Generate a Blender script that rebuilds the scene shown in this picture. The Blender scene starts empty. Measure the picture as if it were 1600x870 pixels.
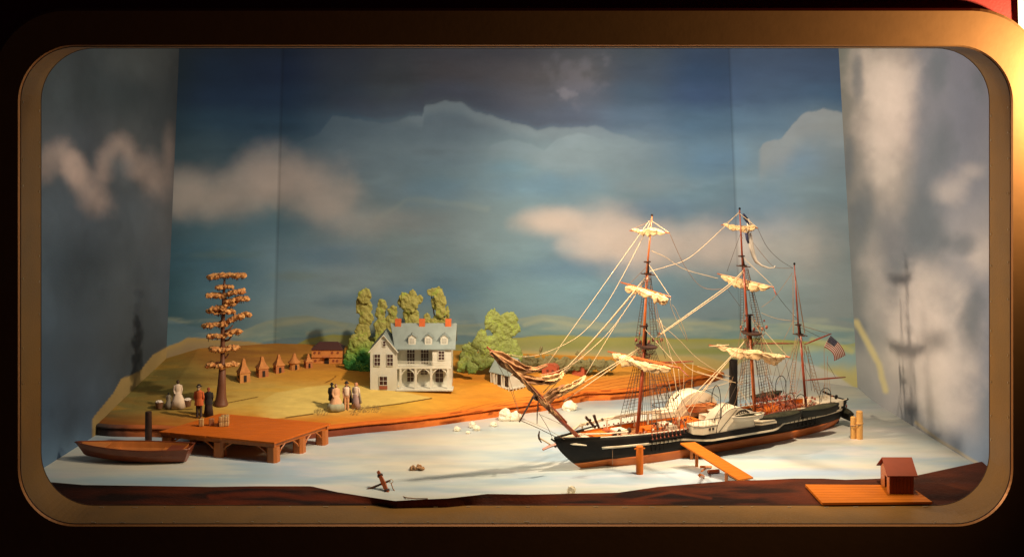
import bpy, math, random
import numpy as np
from mathutils import Vector, Matrix, noise as mnoise

random.seed(7)
scene = bpy.context.scene
COL = scene.collection

# ------------------------------------------------------------------ camera
F, VX, VY, CAMZ, CD = 2119.0, 794.0, 130.0, 0.889, 2.74
cam_d = bpy.data.cameras.new('camera'); cam = bpy.data.objects.new('camera', cam_d); COL.objects.link(cam)
cam.location = (0, -CD, CAMZ); cam.rotation_euler = (math.radians(90), 0, 0)
cam_d.sensor_width = 36; cam_d.lens = 36 * F / 1600.0
cam_d.shift_x = (800 - VX) / 1600.0; cam_d.shift_y = -(435 - VY) / 1600.0
cam_d.clip_start = 0.05; cam_d.clip_end = 50
scene.camera = cam

# ------------------------------------------------------------------ light
scene.view_settings.view_transform = 'Standard'
scene.view_settings.look = 'None'
scene.view_settings.exposure = 0
world = bpy.data.worlds.new('World'); scene.world = world; world.use_nodes = True
world.node_tree.nodes['Background'].inputs[0].default_value = (0.35, 0.2, 0.5, 1)
world.node_tree.nodes['Background'].inputs[1].default_value = 0.008

def lamp(name, kind, loc, target, power, color, **kw):
    d = bpy.data.lights.new(name, kind); o = bpy.data.objects.new(name, d); COL.objects.link(o)
    o.location = loc; d.energy = power; d.color = color
    v = Vector(target) - Vector(loc); o.rotation_euler = v.to_track_quat('-Z', 'Y').to_euler()
    for k, x in kw.items(): setattr(d, k, x)
    return o
WARM = (1.0, 0.70, 0.40)
# two display spots hidden above the window, then an added spot and fill wash
lamp('spot_lamp', 'SPOT', (-0.84, 0.20, 1.005), (1.0, 0.88, 0.30), 190, (1.0, 0.76, 0.50), spot_size=math.radians(76), spot_blend=1.0, shadow_soft_size=0.044)
lamp('spot_lamp', 'SPOT', (0.48, 0.20, 1.10), (-0.14, 0.74, 0.05), 98, (1.0, 0.76, 0.50), spot_size=math.radians(80), spot_blend=1.0, shadow_soft_size=0.032)
lamp('spot_lamp', 'SPOT', (0.80, 0.19, 1.10), (0.64, 0.50, 0.0), 84, (1.0, 0.76, 0.50), spot_size=math.radians(52), spot_blend=1.0, shadow_soft_size=0.032)  # added to brighten the ship side and the water beside it
lamp('fill_wash', 'AREA', (0.05, 0.22, 1.13), (0.05, 0.95, 0.30), 5.6, (1.0, 0.90, 0.76), shape='RECTANGLE', size=1.4, size_y=0.08)  # added soft fill over the middle for overall brightness
# room spotlight that catches the upper right corner of the frame
lamp('room_lamp', 'SPOT', (1.24, -0.15, 0.88), (1.06, 0.0, 0.86), 34, (1.0, 0.80, 0.46), spot_size=math.radians(150), spot_blend=0.9, shadow_soft_size=0.02)

# ------------------------------------------------------------------ projection helpers (Yd = distance in front of the camera)
def W(px, py, Yd): return Vector(((px - VX) * Yd / F, Yd - CD, CAMZ - (py - VY) * Yd / F))
def Wz(px, py, z=0.0):
    Yd = (CAMZ - z) * F / (py - VY); return Vector(((px - VX) * Yd / F, Yd - CD, z))
def proj(P):            # world Nx3 -> photo px,py
    Yd = P[:, 1] + CD
    return VX + P[:, 0] * F / Yd, VY + (CAMZ - P[:, 2]) * F / Yd

# ------------------------------------------------------------------ tagging
def tag(o, label=None, cat=None, group=None, kind=None):
    if label: o['label'] = label
    if cat: o['category'] = cat
    if group: o['group'] = group
    if kind: o['kind'] = kind
    return o
def empty(name, loc, rz=0.0):
    o = bpy.data.objects.new(name, None); COL.objects.link(o)
    o.location = loc; o.rotation_euler = (0, 0, rz); o.empty_display_size = 0.02
    return o
def thing(name, label, cat, loc=(0, 0, 0), rz=0.0, group=None):
    return tag(empty(name, loc, rz), label, cat, group)

# ------------------------------------------------------------------ mesh builder
class MB:
    def __init__(s): s.v = []; s.f = []
    def add(s, vs, fs):
        n = len(s.v); s.v += [tuple(v) for v in vs]; s.f += [tuple(i + n for i in f) for f in fs]; return s
    def box(s, c, size, rz=0.0, rot=None):
        hx, hy, hz = size[0] / 2, size[1] / 2, size[2] / 2
        vs = [Vector((x, y, z)) for x in (-hx, hx) for y in (-hy, hy) for z in (-hz, hz)]
        M = rot if rot is not None else Matrix.Rotation(rz, 3, 'Z')
        vs = [M @ v + Vector(c) for v in vs]
        return s.add(vs, [(0, 1, 3, 2), (4, 6, 7, 5), (0, 4, 5, 1), (2, 3, 7, 6), (0, 2, 6, 4), (1, 5, 7, 3)])
    def hexa(s, p):     # p: bottom 4 then top 4
        return s.add(p, [(3, 2, 1, 0), (4, 5, 6, 7), (0, 1, 5, 4), (1, 2, 6, 5), (2, 3, 7, 6), (3, 0, 4, 7)])
    def tube(s, pts, r, n=6, cap=True, squash=1.0):
        pts = [Vector(p) for p in pts]; m = len(pts)
        rs = r if isinstance(r, (list, tuple)) else [r] * m
        vs = []; up = None
        for i, p in enumerate(pts):
            t = (pts[min(i + 1, m - 1)] - pts[max(i - 1, 0)]).normalized()
            if up is None:
                up = Vector((0, 0, 1)) if abs(t.z) < 0.9 else Vector((1, 0, 0))
            a = t.cross(up)
            if a.length < 1e-6: a = t.cross(Vector((0, 1, 0)))
            a.normalize(); b = a.cross(t).normalized(); up = b
            for k in range(n):
                th = 2 * math.pi * k / n
                vs.append(p + a * math.cos(th) * rs[i] + b * math.sin(th) * rs[i] * squash)
        fs = []
        for i in range(m - 1):
            for k in range(n):
                k2 = (k + 1) % n
                fs.append((i * n + k, i * n + k2, (i + 1) * n + k2, (i + 1) * n + k))
        if cap:
            fs.append(tuple(range(n - 1, -1, -1))); fs.append(tuple((m - 1) * n + k for k in range(n)))
        return s.add(vs, fs)
    def lathe(s, c, prof, n=16, sy=1.0, rz=0.0, arc=None):   # prof: (r,z)
        vs = []; m = len(prof)
        for r, z in prof:
            for k in range(n):
                th = 2 * math.pi * k / n + rz
                vs.append((c[0] + r * math.cos(th), c[1] + r * sy * math.sin(th), c[2] + z))
        fs = []
        for i in range(m - 1):
            for k in range(n):
                k2 = (k + 1) % n
                fs.append((i * n + k, i * n + k2, (i + 1) * n + k2, (i + 1) * n + k))
        fs.append(tuple(range(n - 1, -1, -1))); fs.append(tuple((m - 1) * n + k for k in range(n)))
        return s.add(vs, fs)
    def loft(s, rings, closed=True, cap=True):
        n = len(rings[0]); vs = [v for r in rings for v in r]; fs = []
        for i in range(len(rings) - 1):
            for k in range(n if closed else n - 1):
                k2 = (k + 1) % n
                fs.append((i * n + k, i * n + k2, (i + 1) * n + k2, (i + 1) * n + k))
        if cap and closed:
            fs.append(tuple(range(n - 1, -1, -1))); fs.append(tuple((len(rings) - 1) * n + k for k in range(n)))
        return s.add(vs, fs)
    def blob(s, c, r, amp=0.15, freq=3.0, nu=14, nv=9, seed=0.0, flat=None):
        c = Vector(c); vs = []; fs = []
        for j in range(nv + 1):
            ph = math.pi * j / nv
            for i in range(nu):
                th = 2 * math.pi * i / nu
                d = Vector((math.sin(ph) * math.cos(th), math.sin(ph) * math.sin(th), math.cos(ph)))
                k = 1 + amp * mnoise.noise(d * freq + Vector((seed, seed * 1.7, -seed)))
                v = Vector((d.x * r[0], d.y * r[1], d.z * r[2])) * k
                if flat is not None and v.z < flat: v.z = flat
                vs.append(c + v)
        for j in range(nv):
            for i in range(nu):
                i2 = (i + 1) % nu
                fs.append((j * nu + i, (j + 1) * nu + i, (j + 1) * nu + i2, j * nu + i2))
        return s.add(vs, fs)
    def prism(s, outline, d):      # outline 3D loop, d extrusion vector
        n = len(outline); d = Vector(d)
        vs = [Vector(p) for p in outline] + [Vector(p) + d for p in outline]
        fs = [tuple(range(n)), tuple(range(2 * n - 1, n - 1, -1))] + [(i, (i + 1) % n, n + (i + 1) % n, n + i) for i in range(n)]
        return s.add(vs, fs)
    def build(s, name, mat, parent=None, origin=None, smooth=False, bevel=0.0, recalc=True):
        org = Vector(origin) if origin is not None else Vector((0, 0, 0))
        me = bpy.data.meshes.new(name)
        me.from_pydata([tuple(Vector(v) - org) for v in s.v], [], s.f); me.validate(); me.update()
        o = bpy.data.objects.new(name, me); COL.objects.link(o)
        if mat: me.materials.append(mat)
        if recalc:
            import bmesh
            bm = bmesh.new(); bm.from_mesh(me); bmesh.ops.recalc_face_normals(bm, faces=bm.faces); bm.to_mesh(me); bm.free()
        if smooth: me.polygons.foreach_set('use_smooth', [True] * len(me.polygons))
        if bevel:
            b = o.modifiers.new('bevel', 'BEVEL'); b.width = bevel; b.segments = 2; b.limit_method = 'ANGLE'; b.angle_limit = math.radians(40)
        if parent is not None: o.parent = parent
        else:
            o.location = org if origin is not None else (0, 0, 0)
        return o
def B(): return MB()

# ------------------------------------------------------------------ materials
def s2l(c): return tuple((x / 255 / 12.92) if x / 255 <= 0.04045 else ((x / 255 + 0.055) / 1.055) ** 2.4 for x in c)
def mat(name, col, rough=0.6, col2=None, nscale=60, namt=0.35, bump=0.0, bscale=200, metal=0.0, stretch=None, coat=0.0, detail=5, spec=0.5):
    m = bpy.data.materials.new(name); m.use_nodes = True; nt = m.node_tree; n = nt.nodes; l = nt.links
    p = n['Principled BSDF']; p.inputs['Roughness'].default_value = rough; p.inputs['Metallic'].default_value = metal
    p.inputs['Specular IOR Level'].default_value = spec
    if coat: p.inputs['Coat Weight'].default_value = coat; p.inputs['Coat Roughness'].default_value = 0.25
    tc = n.new('ShaderNodeTexCoord'); mp = n.new('ShaderNodeMapping'); l.new(tc.outputs['Object'], mp.inputs[0])
    if stretch: mp.inputs['Scale'].default_value = stretch
    nz = n.new('ShaderNodeTexNoise'); nz.inputs['Scale'].default_value = nscale; nz.inputs['Detail'].default_value = detail
    l.new(mp.outputs[0], nz.inputs['Vector'])
    c2 = col2 if col2 else tuple(x * 0.6 for x in col)
    rp = n.new('ShaderNodeMapRange'); rp.inputs[1].default_value = 0.3; rp.inputs[2].default_value = 0.7
    rp.inputs[3].default_value = 0.0; rp.inputs[4].default_value = namt if col2 is None else 1.0
    l.new(nz.outputs[0], rp.inputs[0])
    mx = n.new('ShaderNodeMix'); mx.data_type = 'RGBA'
    mx.inputs[6].default_value = (*col, 1); mx.inputs[7].default_value = (*c2, 1)
    l.new(rp.outputs[0], mx.inputs[0]); l.new(mx.outputs[2], p.inputs['Base Color'])
    if bump:
        bn = n.new('ShaderNodeTexNoise'); bn.inputs['Scale'].default_value = bscale; bn.inputs['Detail'].default_value = 4
        l.new(mp.outputs[0], bn.inputs['Vector'])
        bp = n.new('ShaderNodeBump'); bp.inputs['Strength'].default_value = bump; bp.inputs['Distance'].default_value = 0.002
        l.new(bn.outputs[0], bp.inputs['Height']); l.new(bp.outputs[0], p.inputs['Normal'])
    return m
def painted(name, rough=0.75, scale=14, amt=0.10, stretch=(1, 1, 1), bump=0.12, bscale=120, spec=0.3):
    """hand-painted board: colour laid down per vertex, broken up by brush-like noise"""
    m = bpy.data.materials.new(name); m.use_nodes = True; nt = m.node_tree; n = nt.nodes; l = nt.links
    p = n['Principled BSDF']; p.inputs['Roughness'].default_value = rough; p.inputs['Specular IOR Level'].default_value = spec
    at = n.new('ShaderNodeAttribute'); at.attribute_name = 'paint'
    tc = n.new('ShaderNodeTexCoord'); mp = n.new('ShaderNodeMapping'); mp.inputs['Scale'].default_value = stretch
    l.new(tc.outputs['Object'], mp.inputs[0])
    nz = n.new('ShaderNodeTexNoise'); nz.inputs['Scale'].default_value = scale; nz.inputs['Detail'].default_value = 8; nz.inputs['Roughness'].default_value = 0.62
    l.new(mp.outputs[0], nz.inputs['Vector'])
    mr = n.new('ShaderNodeMapRange'); mr.inputs[1].default_value = 0.25; mr.inputs[2].default_value = 0.75
    mr.inputs[3].default_value = 1 - amt; mr.inputs[4].default_value = 1 + amt; l.new(nz.outputs[0], mr.inputs[0])
    vm = n.new('ShaderNodeVectorMath'); vm.operation = 'SCALE'; l.new(at.outputs['Color'], vm.inputs[0]); l.new(mr.outputs[0], vm.inputs['Scale'])
    l.new(vm.outputs[0], p.inputs['Base Color'])
    bn = n.new('ShaderNodeTexNoise'); bn.inputs['Scale'].default_value = bscale; bn.inputs['Detail'].default_value = 5; l.new(mp.outputs[0], bn.inputs['Vector'])
    bp = n.new('ShaderNodeBump'); bp.inputs['Strength'].default_value = bump; bp.inputs['Distance'].default_value = 0.003
    l.new(bn.outputs[0], bp.inputs['Height']); l.new(bp.outputs[0], p.inputs['Normal'])
    return m

# ------------------------------------------------------------------ numpy paint kit
def _hash(ix, iy, seed):
    h = np.sin(ix * 127.1 + iy * 311.7 + seed * 74.7) * 43758.5453
    return h - np.floor(h)
def vnoise(x, y, seed=0):
    ix, iy = np.floor(x), np.floor(y); fx, fy = x - ix, y - iy
    ux, uy = fx * fx * (3 - 2 * fx), fy * fy * (3 - 2 * fy)
    a, b, c, d = _hash(ix, iy, seed), _hash(ix + 1, iy, seed), _hash(ix, iy + 1, seed), _hash(ix + 1, iy + 1, seed)
    return (a * (1 - ux) + b * ux) * (1 - uy) + (c * (1 - ux) + d * ux) * uy
def fbm(x, y, seed=0, o=5):
    s = 0; a = 0.5; t = 0
    for i in range(o):
        s = s + a * vnoise(x, y, seed + i * 13); t += a; a *= 0.5; x = x * 2.03 + 5; y = y * 2.03 - 3
    return s / t * 2 - 1
def sst(e0, e1, x):
    t = np.clip((x - e0) / (e1 - e0), 0, 1); return t * t * (3 - 2 * t)
class Paint:
    def __init__(s, px, py, base):
        s.px, s.py = px, py; s.c = np.tile(np.array(base, float), (len(px), 1))
    def mix(s, m, col, k=1.0):
        m = (np.clip(m, 0, 1) * k)[:, None]
        s.c = s.c * (1 - m) + np.array(s2l(col) if max(np.max(col), 0) > 1 else col)[None, :] * m; return s
    def mul(s, m, k): s.c = s.c * (1 + (k - 1) * np.clip(m, 0, 1))[:, None]; return s
    def blob(s, cx, cy, rx, ry, soft=0.5, warp=0.25, wf=0.02, seed=0, ang=0.0):
        x, y = s.px - cx, s.py - cy; c, n = math.cos(ang), math.sin(ang)
        x, y = x * c + y * n, -x * n + y * c
        w = fbm(s.px * wf, s.py * wf, seed)
        d = np.sqrt((x / rx) ** 2 + (y / ry) ** 2) + w * warp
        return 1 - sst(1 - soft, 1 + soft * 0.3, d)
    def line(s, pts): xs, ys = zip(*pts); return np.interp(s.px, xs, ys)
    def stroke(s, pts, w, soft=0.6, warp=0.0, wf=0.03, seed=0):
        d = np.full(len(s.px), 1e9)
        X = s.px + warp * fbm(s.px * wf, s.py * wf, seed); Y = s.py + warp * fbm(s.px * wf + 9, s.py * wf, seed + 5)
        for (x0, y0), (x1, y1) in zip(pts[:-1], pts[1:]):
            dx, dy = x1 - x0, y1 - y0; t = np.clip(((X - x0) * dx + (Y - y0) * dy) / (dx * dx + dy * dy), 0, 1)
            d = np.minimum(d, np.hypot(X - x0 - t * dx, Y - y0 - t * dy))
        return 1 - sst(w * (1 - soft), w * (1 + soft * 0.5), d)
def field(px, py, xs, ys, table):
    """smooth interpolation of a coarse colour table (sRGB 0-255) -> linear"""
    T = np.array([[s2l(c) for c in row] for row in table])
    fx = np.clip(np.interp(px, xs, np.arange(len(xs))), 0, len(xs) - 1.001); fy = np.clip(np.interp(py, ys, np.arange(len(ys))), 0, len(ys) - 1.001)
    ix, iy = fx.astype(int), fy.astype(int); ux, uy = fx - ix, fy - iy
    ux, uy = ux * ux * (3 - 2 * ux), uy * uy * (3 - 2 * uy)
    ux, uy = ux[:, None], uy[:, None]
    return (T[iy, ix] * (1 - ux) + T[iy, ix + 1] * ux) * (1 - uy) + (T[iy + 1, ix] * (1 - ux) + T[iy + 1, ix + 1] * ux) * uy

def sheet(name, P, nu, nv, colour, m, parent=None, smooth=True):
    """P: (nv*nu,3) array; colour: (nv*nu,3) linear"""
    me = bpy.data.meshes.new(name)
    i = np.arange((nv - 1) * (nu - 1)); r, c = i // (nu - 1), i % (nu - 1); a = r * nu + c
    faces = np.stack([a, a + 1, a + 1 + nu, a + nu], 1)
    me.vertices.add(len(P)); me.vertices.foreach_set('co', P.astype(np.float32).ravel())
    me.loops.add(faces.size); me.loops.foreach_set('vertex_index', faces.ravel().astype(np.int32))
    me.polygons.add(len(faces)); me.polygons.foreach_set('loop_start', (np.arange(len(faces)) * 4).astype(np.int32))
    me.update(); me.validate()
    at = me.color_attributes.new('paint', 'FLOAT_COLOR', 'POINT')
    at.data.foreach_set('color', np.concatenate([np.clip(colour, 0, 1), np.ones((len(P), 1))], 1).astype(np.float32).ravel())
    if smooth: me.polygons.foreach_set('use_smooth', [True] * len(me.polygons))
    me.materials.append(m); o = bpy.data.objects.new(name, me); COL.objects.link(o)
    if parent: o.parent = parent
    return o

# ================================================================== BOX: backdrop walls
YC, YM = 3.91, 4.05           # depth of the wall corners / of the flat middle panel
def corner_x(side, z):        # back corners lean inward towards the top
    return (-0.990 + 0.042 * z) if side < 0 else (1.008 - 0.056 * z)
def back_depth(X): # along the wall
    xl, xr = -0.70, 0.70
    if X < xl: return YC + (YM - YC) * (X + 0.99) / (xl + 0.99)
    if X > xr: return YM + (YC - YM) * (X - xr) / (1.008 - xr)
    return YM
ZTOP = 1.2
E_BACK = np.array([1.0, 0.8, 0.6])
PAINT_GAIN = 1.0
SKY_X = [260, 350, 440, 540, 620, 700, 800, 900, 1000, 1100, 1200, 1310]
SKY_Y = [75, 115, 150, 190, 240, 300, 350, 400, 450, 520]
SKY = [
 [(26,33,36),(26,34,42),(30,38,48),(46,48,52),(56,56,56),(62,60,60),(64,62,62),(64,64,64),(50,56,60),(38,48,60),(38,48,60),(34,44,56)],
 [(24,34,38),(26,38,50),(32,42,56),(50,54,58),(60,61,60),(72,68,66),(76,72,70),(72,70,68),(52,60,68),(40,54,70),(42,54,68),(38,50,64)],
 [(26,38,46),(32,46,60),(38,52,66),(54,62,68),(68,72,72),(74,76,78),(78,78,80),(74,76,80),(56,68,78),(48,62,80),(48,62,76),(44,60,74)],
 [(36,52,58),(44,62,72),(52,70,80),(74,90,96),(90,102,104),(96,106,108),(80,88,94),(76,84,92),(74,88,98),(66,84,96),(66,82,92),(74,86,90)],
 [(56,70,72),(64,80,84),(80,96,98),(100,114,116),(108,122,122),(112,126,126),(112,128,128),(112,124,124),(100,112,114),(86,104,112),(88,102,106),(92,100,100)],
 [(78,88,86),(96,102,98),(110,114,108),(112,122,118),(112,124,122),(112,128,126),(114,134,134),(112,128,128),(104,118,118),(98,116,120),(100,114,116),(94,106,106)],
 [(62,82,86),(84,104,104),(98,118,116),(112,126,122),(116,128,122),(116,128,124),(112,130,128),(110,124,124),(106,118,120),(104,118,120),(110,120,118),(104,110,106)],
 [(52,76,80),(80,104,108),(108,128,130),(124,136,134),(116,128,122),(116,130,126),(114,132,130),(108,126,128),(106,122,124),(114,126,124),(118,126,120),(106,112,106)],
 [(50,76,80),(84,110,114),(122,140,138),(136,148,142),(128,140,134),(116,132,128),(114,134,132),(112,134,134),(110,130,130),(116,130,126),(122,132,124),(118,122,114)],
 [(52,76,78),(86,106,104),(126,140,132),(134,144,134),(118,130,122),(116,130,124),(114,130,126),(114,130,126),(112,126,122),(116,126,120),(120,128,118),(116,120,110)],
]
def illum_back(px, py):      # what the lamps give on that wall, from a test with a grey wall (used to turn seen colours into paint)
    return np.interp(py, [75, 200, 330, 450, 560], [0.50, 0.62, 0.85, 1.0, 1.0])
nu, nv = 460, 300
U = np.linspace(-1, 1, nu); Vv = np.linspace(0, 1, nv) ** 1.0
Pb = []
for v in Vv:
    z = -0.01 + v * (ZTOP + 0.01)
    xl, xr = corner_x(-1, z), corner_x(1, z)
    for u in U:
        X = xl + (xr - xl) * (u + 1) / 2
        Pb.append((X, back_depth((-0.99 + 1.998 * (u + 1) / 2)) - CD, z))
Pb = np.array(Pb); bx, by = proj(Pb)
P = Paint(bx, by, (0, 0, 0))
wx = bx + 16 * fbm(bx * 0.012, by * 0.02, 3); wy = by + 12 * fbm(bx * 0.012, by * 0.02, 8)
P.c = field(wx, wy, SKY_X, SKY_Y, SKY)
lum = P.c.mean(1, keepdims=True); P.c = np.clip(lum + (P.c - lum) * 1.16, 0.002, 1) * np.array([0.97, 1.0, 1.06])
# loose brush patches: bluer and greyer passages of paint
for cx, cy, rx, ry, c, k, sd in [(340, 420, 90, 60, (62, 98, 112), .55, 1), (520, 400, 80, 18, (78, 112, 128), .5, 2), (650, 460, 90, 22, (84, 118, 136), .6, 3), (560, 470, 60, 14, (78, 112, 126), .5, 4), (690, 300, 90, 26, (96, 126, 140), .5, 5), (860, 290, 110, 22, (92, 124, 140), .55, 6),
    (760, 430, 110, 22, (98, 124, 134), .5, 7), (1000, 460, 120, 20, (96, 122, 130), .5, 8), (1200, 330, 60, 50, (88, 112, 128), .5, 9), (1100, 250, 80, 30, (80, 108, 128), .5, 10), (1250, 250, 60, 30, (86, 108, 126), .4, 11), (1130, 350, 40, 30, (84, 110, 126), .45, 12),
    (470, 432, 60, 8, (120, 132, 118), .5, 13), (600, 400, 90, 16, (118, 128, 124), .45, 14), (640, 345, 70, 22, (124, 124, 118), .5, 15), (350, 398, 60, 8, (92, 112, 104), .5, 16), (880, 250, 70, 18, (118, 132, 134), .5, 17), (700, 235, 120, 14, (120, 134, 134), .4, 18), (1010, 290, 90, 16, (112, 122, 124), .5, 19), (560, 250, 60, 30, (112, 124, 124), .4, 20)]:
    P.mix(P.blob(cx, cy, rx, ry, 1.0, .6, .02, sd + 200), c, k)
bs_ = fbm(bx * .012, by * .05, 77, 6); P.mul(sst(.1, .7, bs_), 1.10); P.mul(sst(.1, .7, -bs_), 0.90)
# upper cloud bank: crisp edge, grey storm cloud above it
edge = P.line([(430, 235), (500, 205), (520, 178), (560, 182), (600, 190), (622, 186), (640, 178), (660, 182), (664, 164), (695, 156), (722, 160), (745, 174), (790, 186), (840, 202), (870, 198), (930, 196), (990, 215), (1060, 232), (1120, 236)])
edge = edge + 4 * fbm(bx * 0.05, by * 0.05, 2)
m = sst(edge, edge + 5, by) * (1 - sst(edge + 40, edge + 110, by)) * sst(440, 540, bx) * (1 - sst(960, 1040, bx))
P.mix(m, (120, 132, 130), 0.30)
m = sst(edge, edge + 3, by) * (1 - sst(edge + 8, edge + 26, by)) * sst(600, 660, bx) * (1 - sst(760, 1000, bx))
P.mix(m, (136, 146, 142), 0.35)
m = (1 - sst(edge - 8, edge, by)) * sst(edge - 46, edge - 14, by) * sst(480, 560, bx) * (1 - sst(900, 960, bx))
P.mix(m, (66, 68, 78), 0.40)
e2 = P.line([(740, 245), (770, 222), (800, 215), (830, 222), (850, 232), (870, 215), (905, 206), (940, 215)]) + 3 * fbm(bx * .06, by * .06, 4)
P.mix(sst(e2, e2 + 4, by) * (1 - sst(e2 + 10, e2 + 40, by)) * sst(755, 775, bx) * (1 - sst(900, 960, bx)), (132, 146, 146), 0.28)
P.mix(P.blob(730, 345, 150, 70, 0.9, 0.3, 0.012, 9), (120, 126, 120), 0.35)
P.mix(P.stroke([(590, 340), (640, 312), (700, 318), (760, 328)], 6, 0.9, 6), (132, 140, 130), 0.35)
P.mix(P.blob(795, 262, 50, 14, 0.9, 0.3, 0.02, 12), (96, 130, 142), 0.4)
# scuffed scratch on the storm cloud
P.mix(P.blob(900, 125, 46, 42, 0.9, 0.9, 0.06, 31), (104, 100, 104), 0.35)
P.mix(P.blob(885, 145, 22, 10, 0.9, 0.9, 0.1, 33), (122, 118, 120), 0.35)
# soft pinkish clouds
PK = (196, 174, 152)
for cx, cy, rx, ry, k, sd in [(300, 300, 60, 34, .62, 1), (360, 306, 62, 34, .55, 2), (430, 275, 62, 36, .85, 3), (490, 290, 50, 44, .80, 4), (520, 325, 50, 36, .60, 5), (570, 350, 56, 26, .35, 6),
                              (845, 345, 46, 17, .85, 7), (880, 350, 44, 20, .75, 8), (935, 362, 60, 36, .85, 9), (965, 385, 64, 30, .9, 10), (1010, 385, 66, 42, .85, 11), (1085, 385, 70, 34, .75, 12), (1150, 385, 66, 36, .55, 13), (1230, 390, 60, 44, .40, 14)]:
    P.mix(P.blob(cx, cy, rx * 1.25, ry * 1.3, 1.0, 0.45, 0.018, sd + 40), PK, k * 0.8)
P.mix(P.blob(900, 420, 110, 20, .9, .4, .02, 71), (84, 112, 128), 0.5)
P.mix(P.blob(440, 355, 110, 28, .9, .4, .02, 72), (78, 106, 116), 0.6)
P.mix(P.blob(1030, 325, 70, 20, .9, .4, .02, 74), (84, 108, 126), 0.5)
# right-hand crisp cloud
e3 = P.line([(1183, 232), (1192, 222), (1205, 217), (1222, 214), (1235, 198), (1250, 180), (1262, 172), (1285, 169), (1330, 176)]) + 4 * fbm(bx * .07, by * .07, 6)
P.mix(sst(e3, e3 + 4, by) * (1 - sst(e3 + 25, e3 + 75, by)) * sst(1182, 1192, bx), (118, 118, 112), 0.55)
# distant painted hills
def ridge(pts, c1, c2, y2, k=1.0, soft=2.5, nz=3, sd=0, x0=0, x1=9999):
    e = P.line(pts) + nz * fbm(bx * .02, by * .0 + sd, sd)
    m = sst(e - soft, e + soft, by) * sst(x0 - 8, x0 + 8, bx) * (1 - sst(x1 - 8, x1 + 8, bx))
    g = np.clip((by - e) / max(y2, 1), 0, 1)
    P.mix(m * (1 - g), c1, k); P.mix(m * g, c2, k)
ridge([(260, 560), (360, 524), (400, 506), (440, 495), (480, 492), (520, 500), (570, 508), (640, 506), (720, 508), (780, 503), (815, 497), (848, 491), (880, 494), (920, 501), (960, 505), (1010, 500), (1050, 498), (1090, 503), (1150, 500), (1200, 506), (1250, 503), (1340, 514)], (134, 140, 116), (112, 132, 118), 26, .92, 1.4, 2, 5)
hs = fbm(bx * .015, by * .09, 55, 5); hm = sst(492, 500, by) * (1 - sst(530, 540, by)); P.mix(hm * sst(.1, .5, hs), (150, 152, 124), .45); P.mix(hm * sst(.1, .5, -hs), (92, 118, 116), .5)
for q in ([(430, 508), (490, 499), (540, 508)], [(820, 508), (850, 499), (900, 508), (950, 512)], [(1060, 510), (1100, 506), (1140, 512)], [(480, 522), (540, 514), (620, 516)], [(960, 518), (1040, 510), (1080, 516)]):
    P.mix(P.stroke(q, 4, .9, 3), (150, 150, 118), .6)
ridge([(260, 500), (340, 520), (400, 536), (440, 529), (480, 526), (540, 528), (700, 522), (780, 526), (840, 524), (900, 530), (1000, 524), (1340, 545)], (84, 108, 116), (92, 116, 118), 14, .7, 2, 2, 7)
ridge([(430, 560), (455, 541), (480, 529), (520, 523), (560, 524), (600, 528), (720, 538), (790, 527), (860, 524), (930, 526), (1000, 526), (1060, 528), (1100, 530), (1180, 528), (1260, 534), (1300, 540), (1340, 536)], (146, 138, 58), (166, 150, 88), 40, .96, 1.3, 2, 11, 430, 1400)
P.mix(P.blob(900, 540, 120, 11, .8, .4, .02, 18), (122, 124, 48), .55)
P.mix(P.blob(1100, 549, 70, 6, .8, .4, .02, 19), (122, 128, 52), .6)
ridge([(430, 600), (520, 562), (700, 552), (820, 548), (900, 552), (1000, 556), (1100, 556), (1150, 570), (1340, 620)], (178, 150, 82), (186, 144, 74), 30, .8, 3, 3, 21)
P.mix(P.blob(1290, 560, 90, 22, .8, .6, .03, 22), (110, 140, 140), .75)
P.mix(P.blob(1240, 545, 70, 8, .8, .5, .03, 25), (160, 156, 104), .6)
P.mix(P.stroke([(1270, 530), (1300, 540), (1330, 548)], 5, .8, 4), (170, 160, 90), .7)
# tan hill of the left corner
ridge([(240, 560), (262, 541), (280, 535), (293, 527), (318, 528), (334, 531), (389, 534), (440, 542), (480, 556), (520, 580)], (168, 134, 72), (150, 112, 58), 30, 1.0, 1.2, 1, 33, 200, 520)
# grey dune of the right corner, where the floor paint climbs the wall
ridge([(1050, 640), (1130, 580), (1170, 562), (1230, 560), (1270, 570), (1300, 582), (1345, 612)], (170, 160, 140), (160, 154, 144), 40, .9, 3, 2, 36, 1100, 1400)
# storm-side edge, seams
UB = np.tile(-0.99 + 1.998 * (U + 1) / 2, nv)
for sx in (-0.70, 0.70):
    P.mul(1 - sst(0.0015, 0.0050, np.abs(UB - sx)), 0.74)
P.c = P.c / illum_back(bx, by)[:, None] * np.array([0.92, 1.10, 1.48]) * 1.06
back_paint = painted('painted_backdrop', 0.8, 9, 0.07, (1, 1, 1.8), 0.10, 90)
o = sheet('sky', Pb, nu, nv, P.c, back_paint); tag(o, 'painted blue sky backdrop with storm clouds and low green hills', kind='structure')

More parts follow.
